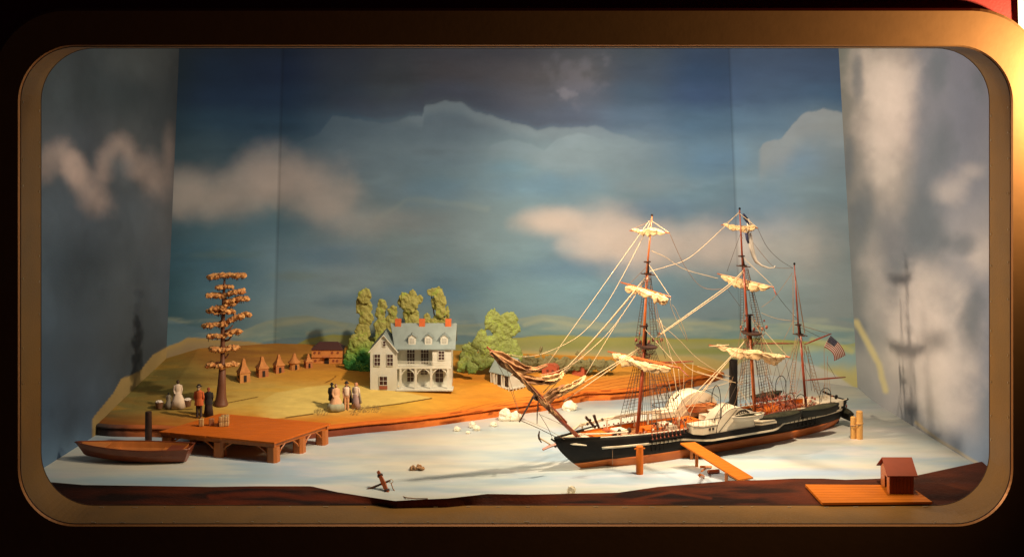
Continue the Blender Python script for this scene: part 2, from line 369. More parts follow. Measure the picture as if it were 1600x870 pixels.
def side_wall(side):
    nu, nv = 200, 260
    pts = []
    for v in np.linspace(0, 1, nv):
        z = -0.01 + v * (ZTOP + 0.01)
        xb = corner_x(side, z)
        for u in np.linspace(0, 1, nu):
            Yd = YC + (2.87 - YC) * u
            X = xb + side * 0.109 * (YC - Yd)
            pts.append((X, Yd - CD, z))
    A = np.array(pts); px, py = proj(A); Q = Paint(px, py, (0, 0, 0))
    wx = px + 10 * fbm(px * .02, py * .012, 5); wy = py + 22 * fbm(px * .02, py * .01, 6)
    if side < 0:
        Q.c = field(wx, wy, [60, 130, 200, 270], [75, 150, 230, 330, 430, 540, 650, 740], [
            [(64,70,66),(56,60,58),(62,66,62),(66,68,64)], [(66,72,70),(56,62,60),(56,62,60),(66,70,68)],
            [(86,90,88),(68,72,72),(78,80,76),(72,76,74)], [(84,94,96),(80,88,90),(78,84,84),(86,86,82)],
            [(74,86,90),(54,62,64),(66,72,72),(70,76,78)], [(70,84,90),(60,70,74),(60,66,66),(66,72,72)],
            [(78,98,110),(72,86,94),(70,80,84),(84,88,86)], [(96,120,132),(100,124,134),(96,116,122),(96,112,116)]])
        C1 = (188, 160, 136)
        Q.mix(Q.stroke([(68, 268), (80, 242), (95, 234), (110, 250), (122, 275)], 20, 1.0, 10), C1, .5)
        Q.mix(Q.stroke([(112, 255), (128, 290), (145, 310), (152, 318)], 24, 1.0, 12), C1, .6)
        Q.mix(Q.stroke([(160, 275), (170, 245), (188, 225), (200, 235), (210, 265)], 17, 1.0, 8), C1, .5)
        Q.mix(Q.blob(240, 280, 34, 40, 1., .4, .03, 15), C1, .45)
        Q.mix(Q.blob(265, 240, 14, 50, 1., .4, .03, 16), C1, .35)
        Q.mix(Q.blob(190, 262, 30, 30, 1., .4, .03, 17), (110, 114, 110), .5)
        Q.mix(Q.blob(225, 95, 60, 40, 1., .5, .02, 19), (84, 86, 80), .5)
        Q.mix(Q.blob(95, 150, 30, 60, 1., .5, .02, 20), (78, 84, 82), .5)
        e = Q.line([(140, 660), (148, 649), (177, 614), (189, 592), (218, 580), (240, 553), (260, 542), (275, 537)])
        Q.mix(sst(e - 1, e + 1, py) * sst(142, 146, px), (160, 130, 74), 1)
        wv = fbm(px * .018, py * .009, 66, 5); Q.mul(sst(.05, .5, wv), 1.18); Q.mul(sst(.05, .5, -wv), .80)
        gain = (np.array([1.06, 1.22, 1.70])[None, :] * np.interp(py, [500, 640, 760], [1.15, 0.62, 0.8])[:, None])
    else:
        Q.c = field(wx, wy, [1310, 1350, 1400, 1450, 1500, 1550], [75, 180, 280, 380, 470, 560, 640, 720], [
            [(120,122,112),(134,128,118),(150,140,130),(118,118,122),(116,116,124),(128,122,132)],
            [(124,122,112),(140,132,122),(168,152,142),(120,120,124),(112,114,122),(120,120,128)],
            [(116,116,110),(130,126,118),(152,144,134),(112,116,120),(116,118,124),(130,130,134)],
            [(108,112,108),(118,120,116),(120,120,120),(116,120,122),(150,146,144),(156,150,146)],
            [(112,116,112),(120,122,116),(140,136,130),(150,144,138),(140,138,136),(136,136,140)],
            [(124,130,128),(146,142,132),(180,168,150),(190,176,158),(146,142,138),(130,132,138)],
            [(130,138,136),(132,132,126),(160,152,142),(184,172,156),(160,152,146),(124,130,136)],
            [(140,146,140),(140,144,140),(134,138,138),(136,142,146),(128,138,146),(120,132,144)]])
        C2 = (222, 204, 186)
        for a in [(1380, 130, 60, 60, .9, 1), (1385, 200, 46, 70, .85, 2), (1375, 270, 30, 50, .6, 3), (1480, 300, 34, 26, .5, 4), (1520, 270, 30, 20, .4, 5), (1460, 440, 60, 40, .5, 6), (1430, 500, 44, 90, .85, 7), (1470, 560, 62, 100, .9, 8), (1370, 460, 30, 60, .4, 9), (1530, 400, 34, 40, .6, 10), (1495, 640, 30, 34, .5, 11), (1360, 400, 24, 40, .3, 12)]:
            Q.mix(Q.blob(*a[:4], 1.0, .6, .024, a[5] + 60), C2, a[4] * .72)
        for a in [(1325, 250, 12, 60), (1345, 330, 20, 50), (1440, 340, 44, 60), (1470, 230, 26, 60), (1345, 520, 14, 30), (1465, 110, 20, 60), (1405, 420, 26, 40), (1520, 500, 20, 60), (1530, 130, 18, 40), (1500, 380, 30, 20), (1340, 120, 10, 40), (1420, 650, 30, 24)]:
            Q.mix(Q.blob(*a, .9, .6, .03, 80), (92, 100, 104), .62)
        Q.mix(Q.stroke([(1338, 505), (1352, 530), (1372, 570), (1384, 610)], 6, .9, 4), (206, 186, 120), .75)
        Q.mix(Q.stroke([(1432, 660), (1470, 690), (1500, 708), (1540, 732)], 3, .9, 2), (190, 164, 110), .6)
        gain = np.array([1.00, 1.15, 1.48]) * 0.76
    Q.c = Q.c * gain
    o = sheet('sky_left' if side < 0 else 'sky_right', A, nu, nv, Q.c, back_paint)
    tag(o, 'painted cloudy side wall of the display', kind='structure')
side_wall(-1); side_wall(1)

# ceiling of the box, above what the window shows
o = B().box((0, 0.70, ZTOP + 0.01), (2.5, 1.24, 0.02)).build('ceiling', mat('ceiling_board', (0.12, 0.10, 0.08), 0.9)); tag(o, kind='structure')

# ================================================================== WATER (painted floor)
nu, nv = 420, 200
xs = np.linspace(-1.16, 1.16, nu); ys = np.linspace(2.8615, 4.10, nv)
X, Y = np.meshgrid(xs, ys); X = X.ravel(); Y = Y.ravel()
Z = np.zeros_like(X)
cove = sst(3.76, 4.10, Y) * sst(0.55, 0.80, X)
Z += 0.030 * cove
A = np.stack([X, Y - CD, Z], 1); px, py = proj(A); Q = Paint(px, py, s2l((186, 196, 192)))
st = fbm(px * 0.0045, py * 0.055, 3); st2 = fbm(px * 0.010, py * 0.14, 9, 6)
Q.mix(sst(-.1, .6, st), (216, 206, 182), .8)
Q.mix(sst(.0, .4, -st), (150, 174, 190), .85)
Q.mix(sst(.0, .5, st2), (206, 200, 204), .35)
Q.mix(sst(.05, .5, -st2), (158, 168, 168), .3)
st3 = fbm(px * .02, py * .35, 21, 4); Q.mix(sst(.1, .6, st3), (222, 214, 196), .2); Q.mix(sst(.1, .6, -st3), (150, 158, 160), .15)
Q.mix(Q.blob(1250, 738, 190, 8, .9, .5, .02, 3), (150, 176, 206), .7)
Q.mix(Q.blob(640, 706, 190, 10, .9, .5, .02, 4), (160, 176, 182), .5)
Q.mix(Q.blob(250, 750, 260, 9, .9, .3, .02, 5), (150, 182, 196), .7)
Q.mix(Q.blob(1290, 600, 90, 26, .9, .3, .02, 6), (176, 170, 158), .7)
Q.mix(Q.blob(1310, 650, 90, 12, .9, .4, .02, 7), (196, 178, 164), .5)
Q.mix(Q.blob(930, 630, 70, 9, .9, .4, .02, 8), (140, 142, 142), .6)
Q.mul(Q.blob(640, 695, 900, 70, .2, .1, .01, 8), 1.0)
Q.c *= np.array([0.92, 0.94, 0.99]) * np.interp(px, [100, 450, 650, 1000, 1200, 1400, 1550], [1.06, 1.20, 0.84, 0.95, 1.06, 0.74, 0.7])[:, None]  # uneven lamp brightness across the water corrected in the paint
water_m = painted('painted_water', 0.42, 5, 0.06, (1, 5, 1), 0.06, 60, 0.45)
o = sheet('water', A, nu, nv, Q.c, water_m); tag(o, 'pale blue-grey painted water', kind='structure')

# ================================================================== LAND
FRONT_PX = [(100, 676), (142, 677), (170, 680), (246, 681), (330, 686), (430, 688), (516, 681), (562, 676), (618, 671), (678, 664), (720, 658), (780, 650), (840, 642), (877, 636), (894, 630), (917, 625), (955, 624), (1000, 620), (1040, 612), (1090, 602), (1141, 592), (1180, 590)]
FR = [Wz(*p) for p in FRONT_PX]; FRX = np.array([p.x for p in FR]); FRY = np.array([p.y + CD for p in FR])
ZF = 0.026
ZBX = [-1.1, -0.99, -0.90, -0.6, -0.3, -0.05, 0.15, 0.35, 0.55, 0.68, 0.8]; ZBZ = [.095, .098, .120, .112, .100, .088, .080, .074, .055, .028, .02]
def yfront(x): return np.interp(x, FRX, FRY)
def yback(x): return np.array([back_depth(v) for v in np.atleast_1d(x)]) + 0.015
def land_z(x, Yd):
    x = np.atleast_1d(np.asarray(x, float)); Yd = np.atleast_1d(np.asarray(Yd, float))
    f = yfront(x); b = yback(x); s = np.clip((Yd - f) / np.maximum(b - f, 0.02), 0, 1)
    zb = np.interp(x, ZBX, ZBZ)
    zf = np.minimum(ZF, zb)
    z = zf + (zb - zf) * s
    z = z + 0.004 * np.exp(-((Yd - f) / 0.02) ** 2) * 0
    return z
def L(px, py):            # point of the land surface seen at photo px,py
    lo, hi = 3.0, 4.3
    for _ in range(40):
        mid = (lo + hi) / 2; p = W(px, py, mid)
        if p.z > land_z(p.x, mid)[0]: lo = mid
        else: hi = mid
    return W(px, py, hi)
nu, nv = 480, 150
xs = np.linspace(-1.08, 0.70, nu)
rows = []
f = yfront(xs) + 0.004 * fbm(xs * 18, xs * 0, 4); b = yback(xs)
prof = [(0.0, -0.004), (0.0, 0.005)]
for s in [0, .1, .3, .5, .7]: pass
SS = np.linspace(0, 1, nv) ** 1.15
PX = []; 
for s in SS:
    y = f + (b - f) * s; z = land_z(xs, y)
    z = z - 0.007 * np.exp(-((y - f) / 0.006) ** 2)
    PX.append(np.stack([xs, y - CD - 0.0, z + 0.0015 * fbm(xs * 9, y * 14, 7)], 1))
A = np.concatenate(PX); px, py = proj(A)
Q = Paint(px, py, s2l((208, 158, 78)))
Q.c = field(px + 14 * fbm(px * .02, py * .04, 1), py + 5 * fbm(px * .02, py * .05, 2), [150, 260, 360, 480, 620, 760, 900, 1100], [535, 560, 585, 610, 635, 660], [
   [(190,150,84),(178,140,78),(170,120,70),(176,126,70),(186,156,84),(190,158,84),(200,160,90),(206,160,92)],
   [(186,150,84),(150,130,80),(164,116,72),(196,140,78),(196,140,70),(200,146,72),(206,150,80),(206,146,76)],
   [(140,128,86),(128,122,86),(196,164,104),(206,150,80),(204,138,62),(206,136,56),(214,154,76),(214,150,76)],
   [(120,118,90),(140,132,90),(206,178,114),(214,184,112),(214,170,92),(212,150,66),(212,156,84),(214,160,92)],
   [(118,116,92),(160,144,92),(214,184,114),(222,198,134),(226,186,96),(216,140,50),(206,140,72),(204,138,74)],
   [(110,104,88),(190,128,70),(214,144,66),(214,140,58),(206,124,48),(206,116,44),(198,124,62),(196,122,62)]])
# soft brushy streaks
stk = fbm(px * .012, py * .11, 12)
Q.mix(sst(.05, .5, stk), (224, 170, 70), .35); Q.mix(sst(.05, .5, -stk), (168, 118, 60), .3)
# pale crescent mound around the strollers
cr = sst(0, 3, py - Q.line([(380, 640), (430, 612), (480, 603), (520, 599), (580, 602), (640, 612), (680, 621)])) * (1 - sst(-1, 1, py - Q.line([(380, 640), (420, 655), (490, 646), (575, 637), (675, 622), (690, 622)])))
cr *= sst(385, 440, px) * (1 - sst(672, 682, px))
Q.mix(cr, (232, 212, 150), .75)
Q.mix(Q.stroke([(447, 652), (490, 646)], .9, .4), (60, 30, 12), .9); Q.mix(Q.stroke([(572, 637), (620, 631), (674, 622)], .9, .4), (60, 30, 12), .9)
Q.mix(Q.stroke([(160, 649), (221, 584), (257, 559), (307, 543)], .9, .5), (80, 60, 34), .7)
Q.mix(Q.stroke([(236, 640), (300, 639)], .9, .5), (70, 50, 26), .8); Q.mix(Q.stroke([(356, 629), (402, 620)], .8, .5), (90, 56, 26), .8)
Q.mix(Q.stroke([(508, 598), (520, 592), (526, 586)], .8, .5), (110, 70, 30), .8)
Q.mix(Q.blob(300, 590, 60, 8, .9, .6, .05, 5), (110, 92, 62), .4); Q.mix(Q.blob(290, 604, 40, 6, .9, .6, .05, 7), (100, 88, 62), .4)
Q.mix(Q.blob(430, 550, 80, 7, .9, .6, .03, 6), (150, 104, 62), .5)
# bank lip: orange with darker wood-grain lines
d = (py - Q.line([(100, 655), (145, 655), (240, 664), (330, 668), (430, 668), (516, 664), (577, 657), (628, 655), (678, 648), (720, 641), (800, 628), (870, 612), (920, 596), (1000, 590), (1060, 590), (1140, 584)]))
lip = sst(-8, 2, d)
Q.mix(lip, (204, 124, 60), .7); Q.mix(lip * (1 - sst(480, 640, px)) * (1 - sst(-6, 1, d)), (206, 160, 84), .7)
g = np.sin((py + 7 * fbm(px * .02, py * .03, 4) + px * .18) * 1.3 + 3 * fbm(px * .03, py * .1, 6))
Q.mix(sst(-12, 2, d) * sst(.82, .97, g) * sst(620, 720, px), (124, 54, 20), .65)
Q.mix((1 - sst(150, 300, px)) * sst(-16, 0, d), (96, 66, 48), .7)
Q.c *= np.array([0.84, 0.79, 0.52])
land_m = painted('painted_land', 0.8, 22, 0.14, (1, 2, 1), 0.25, 140, 0.12)
o = sheet('ground', A, nu, nv, Q.c, land_m); tag(o, 'ochre painted plantation ground', kind='structure')
# bank face: two stacked boards
rows = []
for k, (dy, z) in enumerate([(0.000, -0.006), (0.000, 0.006), (0.0005, 0.012), (0.003, 0.0165), (0.009, 0.0185), (0.009, 0.0192), (-0.0015, 0.0196), (-0.003, 0.021), (-0.0025, 0.0235), (0.001, 0.0262), (0.012, 0.0275)]):
    zz = np.minimum(z, np.interp(xs, ZBX, ZBZ) * (z / 0.0265)) if z > 0 else xs * 0 + z
    rows.append(np.stack([xs, f - CD - 0.009 + dy + 0.0015 * fbm(xs * 30, xs * 0 + k * .35, 6), zz], 1))
A = np.concatenate(rows); px, py = proj(A); Q = Paint(px, py, s2l((160, 84, 40)))
kk = np.repeat(np.arange(11), nu)
Q.mix(sst(560, 720, px) , (206, 112, 46), 1)
Q.mix((1 - sst(560, 680, px)) * sst(280, 420, px), (120, 62, 44), 1)
Q.mix((1 - sst(150, 240, px)), (66, 62, 62), 1)
Q.mix(sst(190, 230, px) * (1 - sst(240, 320, px)), (196, 110, 62), .8)
Q.mix((kk >= 6) * 1.0 * sst(250, 500, px), (200, 104, 36), .8)
g = np.sin(px * .09 + py * 1.1 + 4 * fbm(px * .02, py * .06, 3)); Q.mix(sst(.6, .95, g) * sst(620, 700, px), (104, 40, 14), .85)
o = sheet('river_bank', A, nu, 11, Q.c, land_m); tag(o, 'striped orange-brown far bank', kind='structure')

# near bank along the window
NB = [(40, 750), (72, 752), (130, 757), (330, 760), (400, 759), (486, 759), (526, 768), (577, 776), (617, 782), (653, 780), (700, 778), (762, 771), (825, 772), (919, 770), (966, 769), (1028, 760), (1075, 756), (1137, 751), (1200, 749), (1240, 747), (1285, 747), (1321, 749), (1375, 747), (1429, 743), (1480, 732), (1546, 718), (1620, 700)]
nu = 460; pxs = np.linspace(30, 1600, nu); tops = np.interp(pxs, *zip(*NB))
rows = []; nrow = 26
for j in range(nrow):
    s = j / (nrow - 4) if j < nrow - 3 else 1.0
    row = []
    for i in range(nu):
        zt = 0.016 + 0.004 * math.sin(pxs[i] * .01)
        pb = Wz(pxs[i], tops[i], zt); p0y = 2.860 - CD
        p0x = (pxs[i] - VX) * 2.860 / F
        x = p0x + (pb.x - p0x) * s; y = p0y + (pb.y - p0y) * s
        z = 0.0006 + (zt - 0.0006) * (s ** 1.2)
        if j >= nrow - 3: z = [zt - 0.001, zt * 0.4, -0.004][j - nrow + 3]; y += [0.0015, 0.0025, 0.003][j - nrow + 3]
        row.append((x, y, z + (0.0012 * mnoise.noise(Vector((x * 14, y * 40, 0))) if j < nrow - 4 else 0)))
    rows += row
A = np.array(rows); px, py = proj(A); Q = Paint(px, py, s2l((112, 52, 30)))
n1 = fbm(px * .011, py * .12, 4); Q.mix(sst(0, .45, n1), (150, 66, 34), .9); Q.mix(sst(0.05, .4, -n1), (52, 30, 26), .9)
Q.mix(1 - sst(90, 260, px), (40, 32, 32), .7); Q.mix(Q.stroke([(330, 775), (420, 770), (470, 776), (700, 786)], 5, .8, 4), (150, 62, 30), .8)
Q.mix(sst(1180, 1300, px), (96, 56, 40), .5); Q.mix(Q.blob(1290, 765, 60, 10, .9, .5, .03, 6), (170, 80, 40), .7); Q.mix(Q.blob(1500, 765, 40, 12, .9, .5, .03, 8), (150, 76, 42), .7)
Q.mix(Q.blob(1060, 775, 60, 6, .6, .3, .03, 9), (46, 30, 30), .8); Q.mix(Q.stroke([(990, 780), (1050, 768), (1110, 778)], 2.5, .6), (150, 70, 36), .7)
Q.c *= np.array([.33, .33, .30])
o = sheet('near_bank', A, nu, nrow, Q.c, painted('painted_earth', 0.75, 30, .2, (1, 2, 1), .4, 160, 0.15)); tag(o, 'dark red-brown earth bank along the window', kind='structure')

# ================================================================== DISPLAY FRAME
gold = mat('gold_paint', (0.36, 0.150, 0.045), 0.48, nscale=30, namt=0.25, bump=0.08, bscale=90, metal=0.4)
brass = mat('reveal_paint', (0.25, 0.125, 0.028), 0.5, col2=(0.20, 0.105, 0.028), nscale=12, bump=0.25, bscale=160, metal=0.25)
lipm = mat('lip_dark', (0.05, 0.02, 0.01), 0.5)
staple_m = mat('staple_metal', (0.75, 0.66, 0.5), 0.35, metal=0.6)
red = mat('red_wall_paint', (0.42, 0.02, 0.012), 0.6, nscale=40, namt=0.2, bump=0.2, bscale=200)
def rrect(x0, x1, z0, z1, r, y, n=14):
    pts = []
    for cx, cz, a0 in ((x1 - r, z1 - r, 0), (x0 + r, z1 - r, 90), (x0 + r, z0 + r, 180), (x1 - r, z0 + r, 270)):
        for k in range(n + 1):
            a = math.radians(a0 + 90 * k / n); pts.append(Vector((cx + r * math.cos(a), y, cz + r * math.sin(a))))
    return pts
fx0, fx1 = (32 - VX) * CD / F, (1579 - VX) * CD / F
fz0, fz1 = CAMZ - (818 - VY) * CD / F, CAMZ - (73 - VY) * CD / F
RO = 0.112
frame = thing('display_frame', 'gold painted frame with rounded corners around the whole diorama window', 'frame', ((fx0 + fx1) / 2, 0, fz0))
fo = frame.location.copy()
inner = rrect(fx0, fx1, fz0, fz1, RO, 0); n = len(inner)
pz1 = CAMZ - (13 - VY) * CD / F; px1_ = (1636 - VX) * CD / F
outer = rrect(-1.045, px1_, -0.16, pz1, 0.152, 0)
m = B(); yb = 0.02
rings = [[Vector((p.x, -0.006 + 0.004, p.z)) for p in outer]]
o2 = rrect(-1.045 + .006, px1_ - .006, -0.16 + .006, pz1 - .006, 0.148, -0.006)
i2 = rrect(fx0 - .003, fx1 + .003, fz0 - .003, fz1 + .003, RO + .003, -0.006)
m.loft([[Vector((p.x, yb, p.z)) for p in outer], [Vector((p.x, 0.0, p.z)) for p in outer], o2, i2, inner], cap=False)
m.build('frame_face', gold, frame, fo, smooth=False)
ry = 0.12
m = B(); m.loft([inner, [Vector((p.x, ry, p.z)) for p in inner], [Vector((p.x + (0.15 if p.x > 0 else -0.15), ry + .0, p.z + (0.12 if p.z > .4 else -0.1))) for p in inner]], cap=False)
m.build('reveal', brass, frame, fo, smooth=False)
m = B(); m.tube([Vector((p.x, 0.0005, p.z)) for p in inner] + [inner[0] + Vector((0, .0005, 0))], 0.0013, 6, cap=False); m.build('lip_edge', lipm, frame, fo)
m = B(); m.tube([Vector((p.x, ry, p.z)) for p in inner] + [Vector((inner[0].x, ry, inner[0].z))], 0.0011, 6, cap=False); m.build('lip_edge', lipm, frame, fo)
stp = B().box((0, 0, 0), (0.011, 0.0016, 0.0012)).build('staple', staple_m, frame)
first = True
def put_staple(x, y, z, ry_=0.0, sc=1.0):
    global first
    s = stp if first else stp.copy()
    if not first: COL.objects.link(s); s.parent = frame
    first = False
    s.location = Vector((x, y, z)) - fo; s.rotation_euler = (0, ry_, random.uniform(-.15, .15)); s.scale = (sc, 1, 1)
xx = fx0 + RO + .02
while xx < fx1 - RO:
    put_staple(xx, 0.108 + random.uniform(-.004, .002), fz0 + 0.0008, 0, random.choice([.4, .8, 1, 1]))
    if random.random() < .7: put_staple(xx + random.uniform(-.02, .02), 0.010 + random.uniform(-.003, .004), fz0 + 0.0008, 0, random.choice([.3, .5, .9]))
    xx += random.uniform(.055, .085)
for sx, xw in ((1, fx1 - .0008), (-1, fx0 + .0008)):
    zz = fz0 + RO + .03
    while zz < fz1 - RO:
        put_staple(xw, 0.108, zz, math.pi / 2, .4); 
        if random.random() < .6: put_staple(xw, 0.012, zz + .02, math.pi / 2, .35)
        zz += random.uniform(.05, .075)
# red museum wall around the frame, with an opening behind the frame face
m = B(); wi = rrect(-1.00, 1.03, -0.12, pz1 - .03, 0.15, 0.021); wo = []
for p in wi:
    wo.append(Vector((2.2 if p.x > 0.0 else -2.2, 0.021, 2.0 if p.z > .4 else -1.0)))
# simple ring of quads between opening and big rectangle
big = []
for p in wi:
    c = Vector((0, 0.021, .42)); d = (p - c); k = min(2.2 / max(abs(d.x), 1e-6), 1.4 / max(abs(d.z), 1e-6)); big.append(c + d * k)
tp = B().hexa([W(1578, -400, 2.752), W(1900, -400, 2.752), W(1900, -400, 2.7585), W(1578, -400, 2.7585), W(1592, 60, 2.752), W(1900, 60, 2.752), W(1900, 60, 2.7585), W(1592, 60, 2.7585)]).build('wall_panel', mat('pale_wall_panel', (.8, .76, .62), .5)); tag(tp, 'pale upright wall panel at the upper right corner of the picture', kind='structure')
m.loft([wi, big], cap=False); o = m.build('wall', red); tag(o, 'red museum wall around the display', kind='structure')

# ================================================================== shared object materials
wood_or = mat('orange_stained_wood', (0.60, 0.135, 0.008), 0.55, nscale=25, namt=0.5, bump=0.15, bscale=120, stretch=(1, 6, 6), coat=0.0, spec=0.25)
wood_leg = mat('stained_leg_wood', (0.46, 0.13, 0.018), 0.45, nscale=35, namt=0.55, stretch=(6, 6, 1), bump=0.1, coat=0.1)
wood_yel = mat('yellow_pine_planks', (0.50, 0.135, 0.007), 0.55, nscale=18, namt=0.45, stretch=(1, 8, 1), bump=0.1, coat=0.0, spec=0.25)
wood_red = mat('red_brown_wood', (0.32, 0.075, 0.022), 0.4, nscale=30, namt=0.5, stretch=(1, 5, 1), coat=0.1)
wood_dk = mat('dark_wood', (0.045, 0.018, 0.01), 0.5, nscale=40, namt=0.4)
mast_m = mat('varnished_mast', (0.27, 0.045, 0.014), 0.35, nscale=60, namt=0.5, stretch=(4, 4, 1), coat=0.2)
mast_or = mat('orange_mast', (0.46, 0.12, 0.028), 0.35, nscale=60, namt=0.4, stretch=(4, 4, 1), coat=0.2)
blackm = mat('black_paint', (0.008, 0.0075, 0.008), 0.5, col2=(0.016, 0.013, 0.011), nscale=40, bump=0.1, spec=0.12)
dark = mat('dark_opening', (0.02, 0.01, 0.008), 0.6)
white = mat('cream_paint', (0.66, 0.60, 0.47), 0.45, col2=(0.56, 0.46, 0.32), nscale=26, bump=0.08)
housew = mat('house_white_paint', (0.66, 0.66, 0.58), 0.6, col2=(0.58, 0.57, 0.48), nscale=30, bump=0.12, bscale=200)
roofg = mat('grey_roof_paint', (0.235, 0.29, 0.28), 0.6, col2=(0.19, 0.23, 0.22), nscale=40, bump=0.15)
brickr = mat('orange_brick_paint', (0.62, 0.13, 0.03), 0.6, nscale=120, namt=.5)
hull_or = mat('copper_hull_paint', (0.56, 0.155, 0.024), 0.5, col2=(0.42, 0.095, 0.016), nscale=28, stretch=(1, 1, 4), bump=0.08)
sailm = mat('cream_sailcloth', (0.76, 0.57, 0.32), 0.85, col2=(0.50, 0.31, 0.14), nscale=50, bump=0.9, bscale=130)
jibm = mat('tan_sailcloth', (0.56, 0.31, 0.14), 0.85, col2=(0.20, 0.07, 0.03), nscale=50, bump=0.9, bscale=120)
ropel = mat('cream_rope', (0.60, 0.44, 0.26), 0.8, nscale=300)
roped = mat('tarred_rope', (0.07, 0.045, 0.03), 0.8, nscale=300)
ropeb = mat('brown_rope', (0.30, 0.17, 0.09), 0.8, nscale=300)
deade = mat('deadeye_wood', (0.26, 0.06, 0.03), 0.5, nscale=200)
decks = mat('deck_planks', (0.48, 0.19, 0.065), 0.5, nscale=50, namt=.5, stretch=(1, 10, 1))
skin = mat('figure_skin', (0.50, 0.26, 0.16), 0.7); skin_dk = mat('figure_dark_skin', (0.06, 0.028, 0.016), 0.7)

# ================================================================== DOCK
DZ = 0.049
FL, FRt, RB = Wz(248, 674, DZ), Wz(429, 691, DZ), Wz(517, 661, DZ)
BL = FL + (RB - FRt)
dock = thing('wooden_dock', 'orange-brown wooden dock on stubby post legs by the shore', 'dock', (FL.x, FL.y, 0))
do = dock.location.copy()
ex, ey = (FRt - FL), (BL - FL); angd = math.atan2(ex.y, ex.x)
def dpt(u, v, z): q = FL + ex * u + ey * v; return Vector((q.x, q.y, z))
npl = 22
m = B()
for i in range(npl):
    u0, u1 = i / npl + .0006, (i + 1) / npl - .0006; j = random.uniform(-.004, .004)
    z0, z1 = DZ - 0.004, DZ + random.uniform(-.0002, .0002)
    m.hexa([dpt(u0, j, z0), dpt(u1, j, z0), dpt(u1, 1 + j, z0), dpt(u0, 1 + j, z0), dpt(u0, j, z1), dpt(u1, j, z1), dpt(u1, 1 + j, z1), dpt(u0, 1 + j, z1)])
m.build('deck', wood_or, dock, do)
m = B()
for v0, v1 in ((.015, .05), (.95, .985)):
    m.hexa([dpt(.01, v0, DZ - .013), dpt(.99, v0, DZ - .013), dpt(.99, v1, DZ - .013), dpt(.01, v1, DZ - .013)] + [dpt(.01, v0, DZ - .0045), dpt(.99, v0, DZ - .0045), dpt(.99, v1, DZ - .0045), dpt(.01, v1, DZ - .0045)])
for u0, u1 in ((.02, .04), (.96, .98)):
    m.hexa([dpt(u0, .055, DZ - .013), dpt(u1, .055, DZ - .013), dpt(u1, .945, DZ - .013), dpt(u0, .945, DZ - .013)] + [dpt(u0, .055, DZ - .0045), dpt(u1, .055, DZ - .0045), dpt(u1, .945, DZ - .0045), dpt(u0, .945, DZ - .0045)])
m.build('beam', wood_leg, dock, do)
lw = 0.026
for u, v in ((.045, .07), (.50, .07), (.955, .07), (.955, .52), (.955, .93), (.045, .52), (.045, .93), (.5, .93)):
    c = dpt(u, v, 0); oo = []
    for z, k in ((0, 1.08), (DZ - .013, 1.0)):
        oo.append([c + Matrix.Rotation(angd, 3, 'Z') @ Vector((lw / 2 * k * sx, lw / 2 * k * sy, 0)) + Vector((0, 0, z)) for sx, sy in ((-.55, -1), (.55, -1), (1, -.55), (1, .55), (.55, 1), (-.55, 1), (-1, .55), (-1, -.55))])
    B().loft(oo).build('leg', wood_leg, dock, do)
def brace(p, q, mid): B().tube([p, mid, q], 0.0022, 5).build('brace', wood_leg, dock, do)
for u, s in ((.045, 1), (.5, -1), (.5, 1), (.955, -1)):
    brace(dpt(u + s * .04, .045, .018), dpt(u + s * .12, .035, DZ - .012), dpt(u + s * .065, .04, .026))
for v, s in ((.07, 1), (.52, -1), (.52, 1), (.93, -1)):
    brace(dpt(.975, v + s * .06, .018), dpt(.975, v + s * .16, DZ - .012), dpt(.975, v + s * .09, .026))

# cotton bales and crates on the dock
straw = mat('straw_bale', (0.62, 0.42, 0.18), 0.8, col2=(0.48, 0.28, 0.10), nscale=90, bump=.4)
crate_m = mat('reddish_crate', (0.42, 0.18, 0.07), 0.7, col2=(0.30, 0.10, 0.04), nscale=90, bump=.3)
def bale(px, py, w, h, label, cat='crate', mm=straw, rz=.25, zoff=0.0, grp=None, p=None, name='bale'):
    b = Wz(px, py, DZ) if p is None else p; b = Vector((b.x, b.y, DZ + .0004 + zoff))
    o = B().box(b + Vector((0, 0, h / 2)), (w, w, h), rz).build(name, mm, None, b, bevel=.0012); tag(o, label, cat, grp)
    st = B()
    for k in (-.22, .22):
        st.box(Vector((0, 0, h / 2)) + Matrix.Rotation(rz, 3, 'Z') @ Vector((k * w, 0, 0)), (.0006, w + .0008, h + .0008), rz)
    s = st.build('band', ropeb, o); return o
bale(314.5, 665.5, .0115, .0175, 'pale upright crate standing alone at the left end of the dock load', rz=.1, name='crate')
bale(330.5, 664.5, .0125, .0165, 'reddish-brown crate between the pale crate and the straw bales', mm=crate_m, rz=.15, name='crate')
base = Wz(349, 664.5, DZ); R = Matrix.Rotation(.35, 3, 'Z'); G = 'straw bales stacked on the dock'
posl = [('front left', -1), ('front right', 1)]
for (i, j, k, lab) in ((-1, -1, 0, 'square straw bale at the near lower left corner of the dock stack'), (1, -1, 0, 'square straw bale at the near lower right corner of the dock stack'),
                       (-1, -1, 1, 'square straw bale on top at the near left of the dock stack'), (1, -1, 1, 'square straw bale on top at the near right of the dock stack'),
                       (-1, 1, 0, 'square straw bale at the far lower left of the dock stack'), (1.6, 1.4, 0, 'square straw bale at the far lower right, nearest the open deck'),
                       (1.6, 1.4, 1, 'square straw bale on top at the far right of the dock stack'), (0.3, 1.4, 1, 'square straw bale on top in the rear middle of the dock stack')):
    bale(0, 0, .0112, .0112, lab, 'bale', p=base + R @ Vector((i * .0061, j * .0064, 0)), rz=.35, zoff=k * .0117, grp=G)

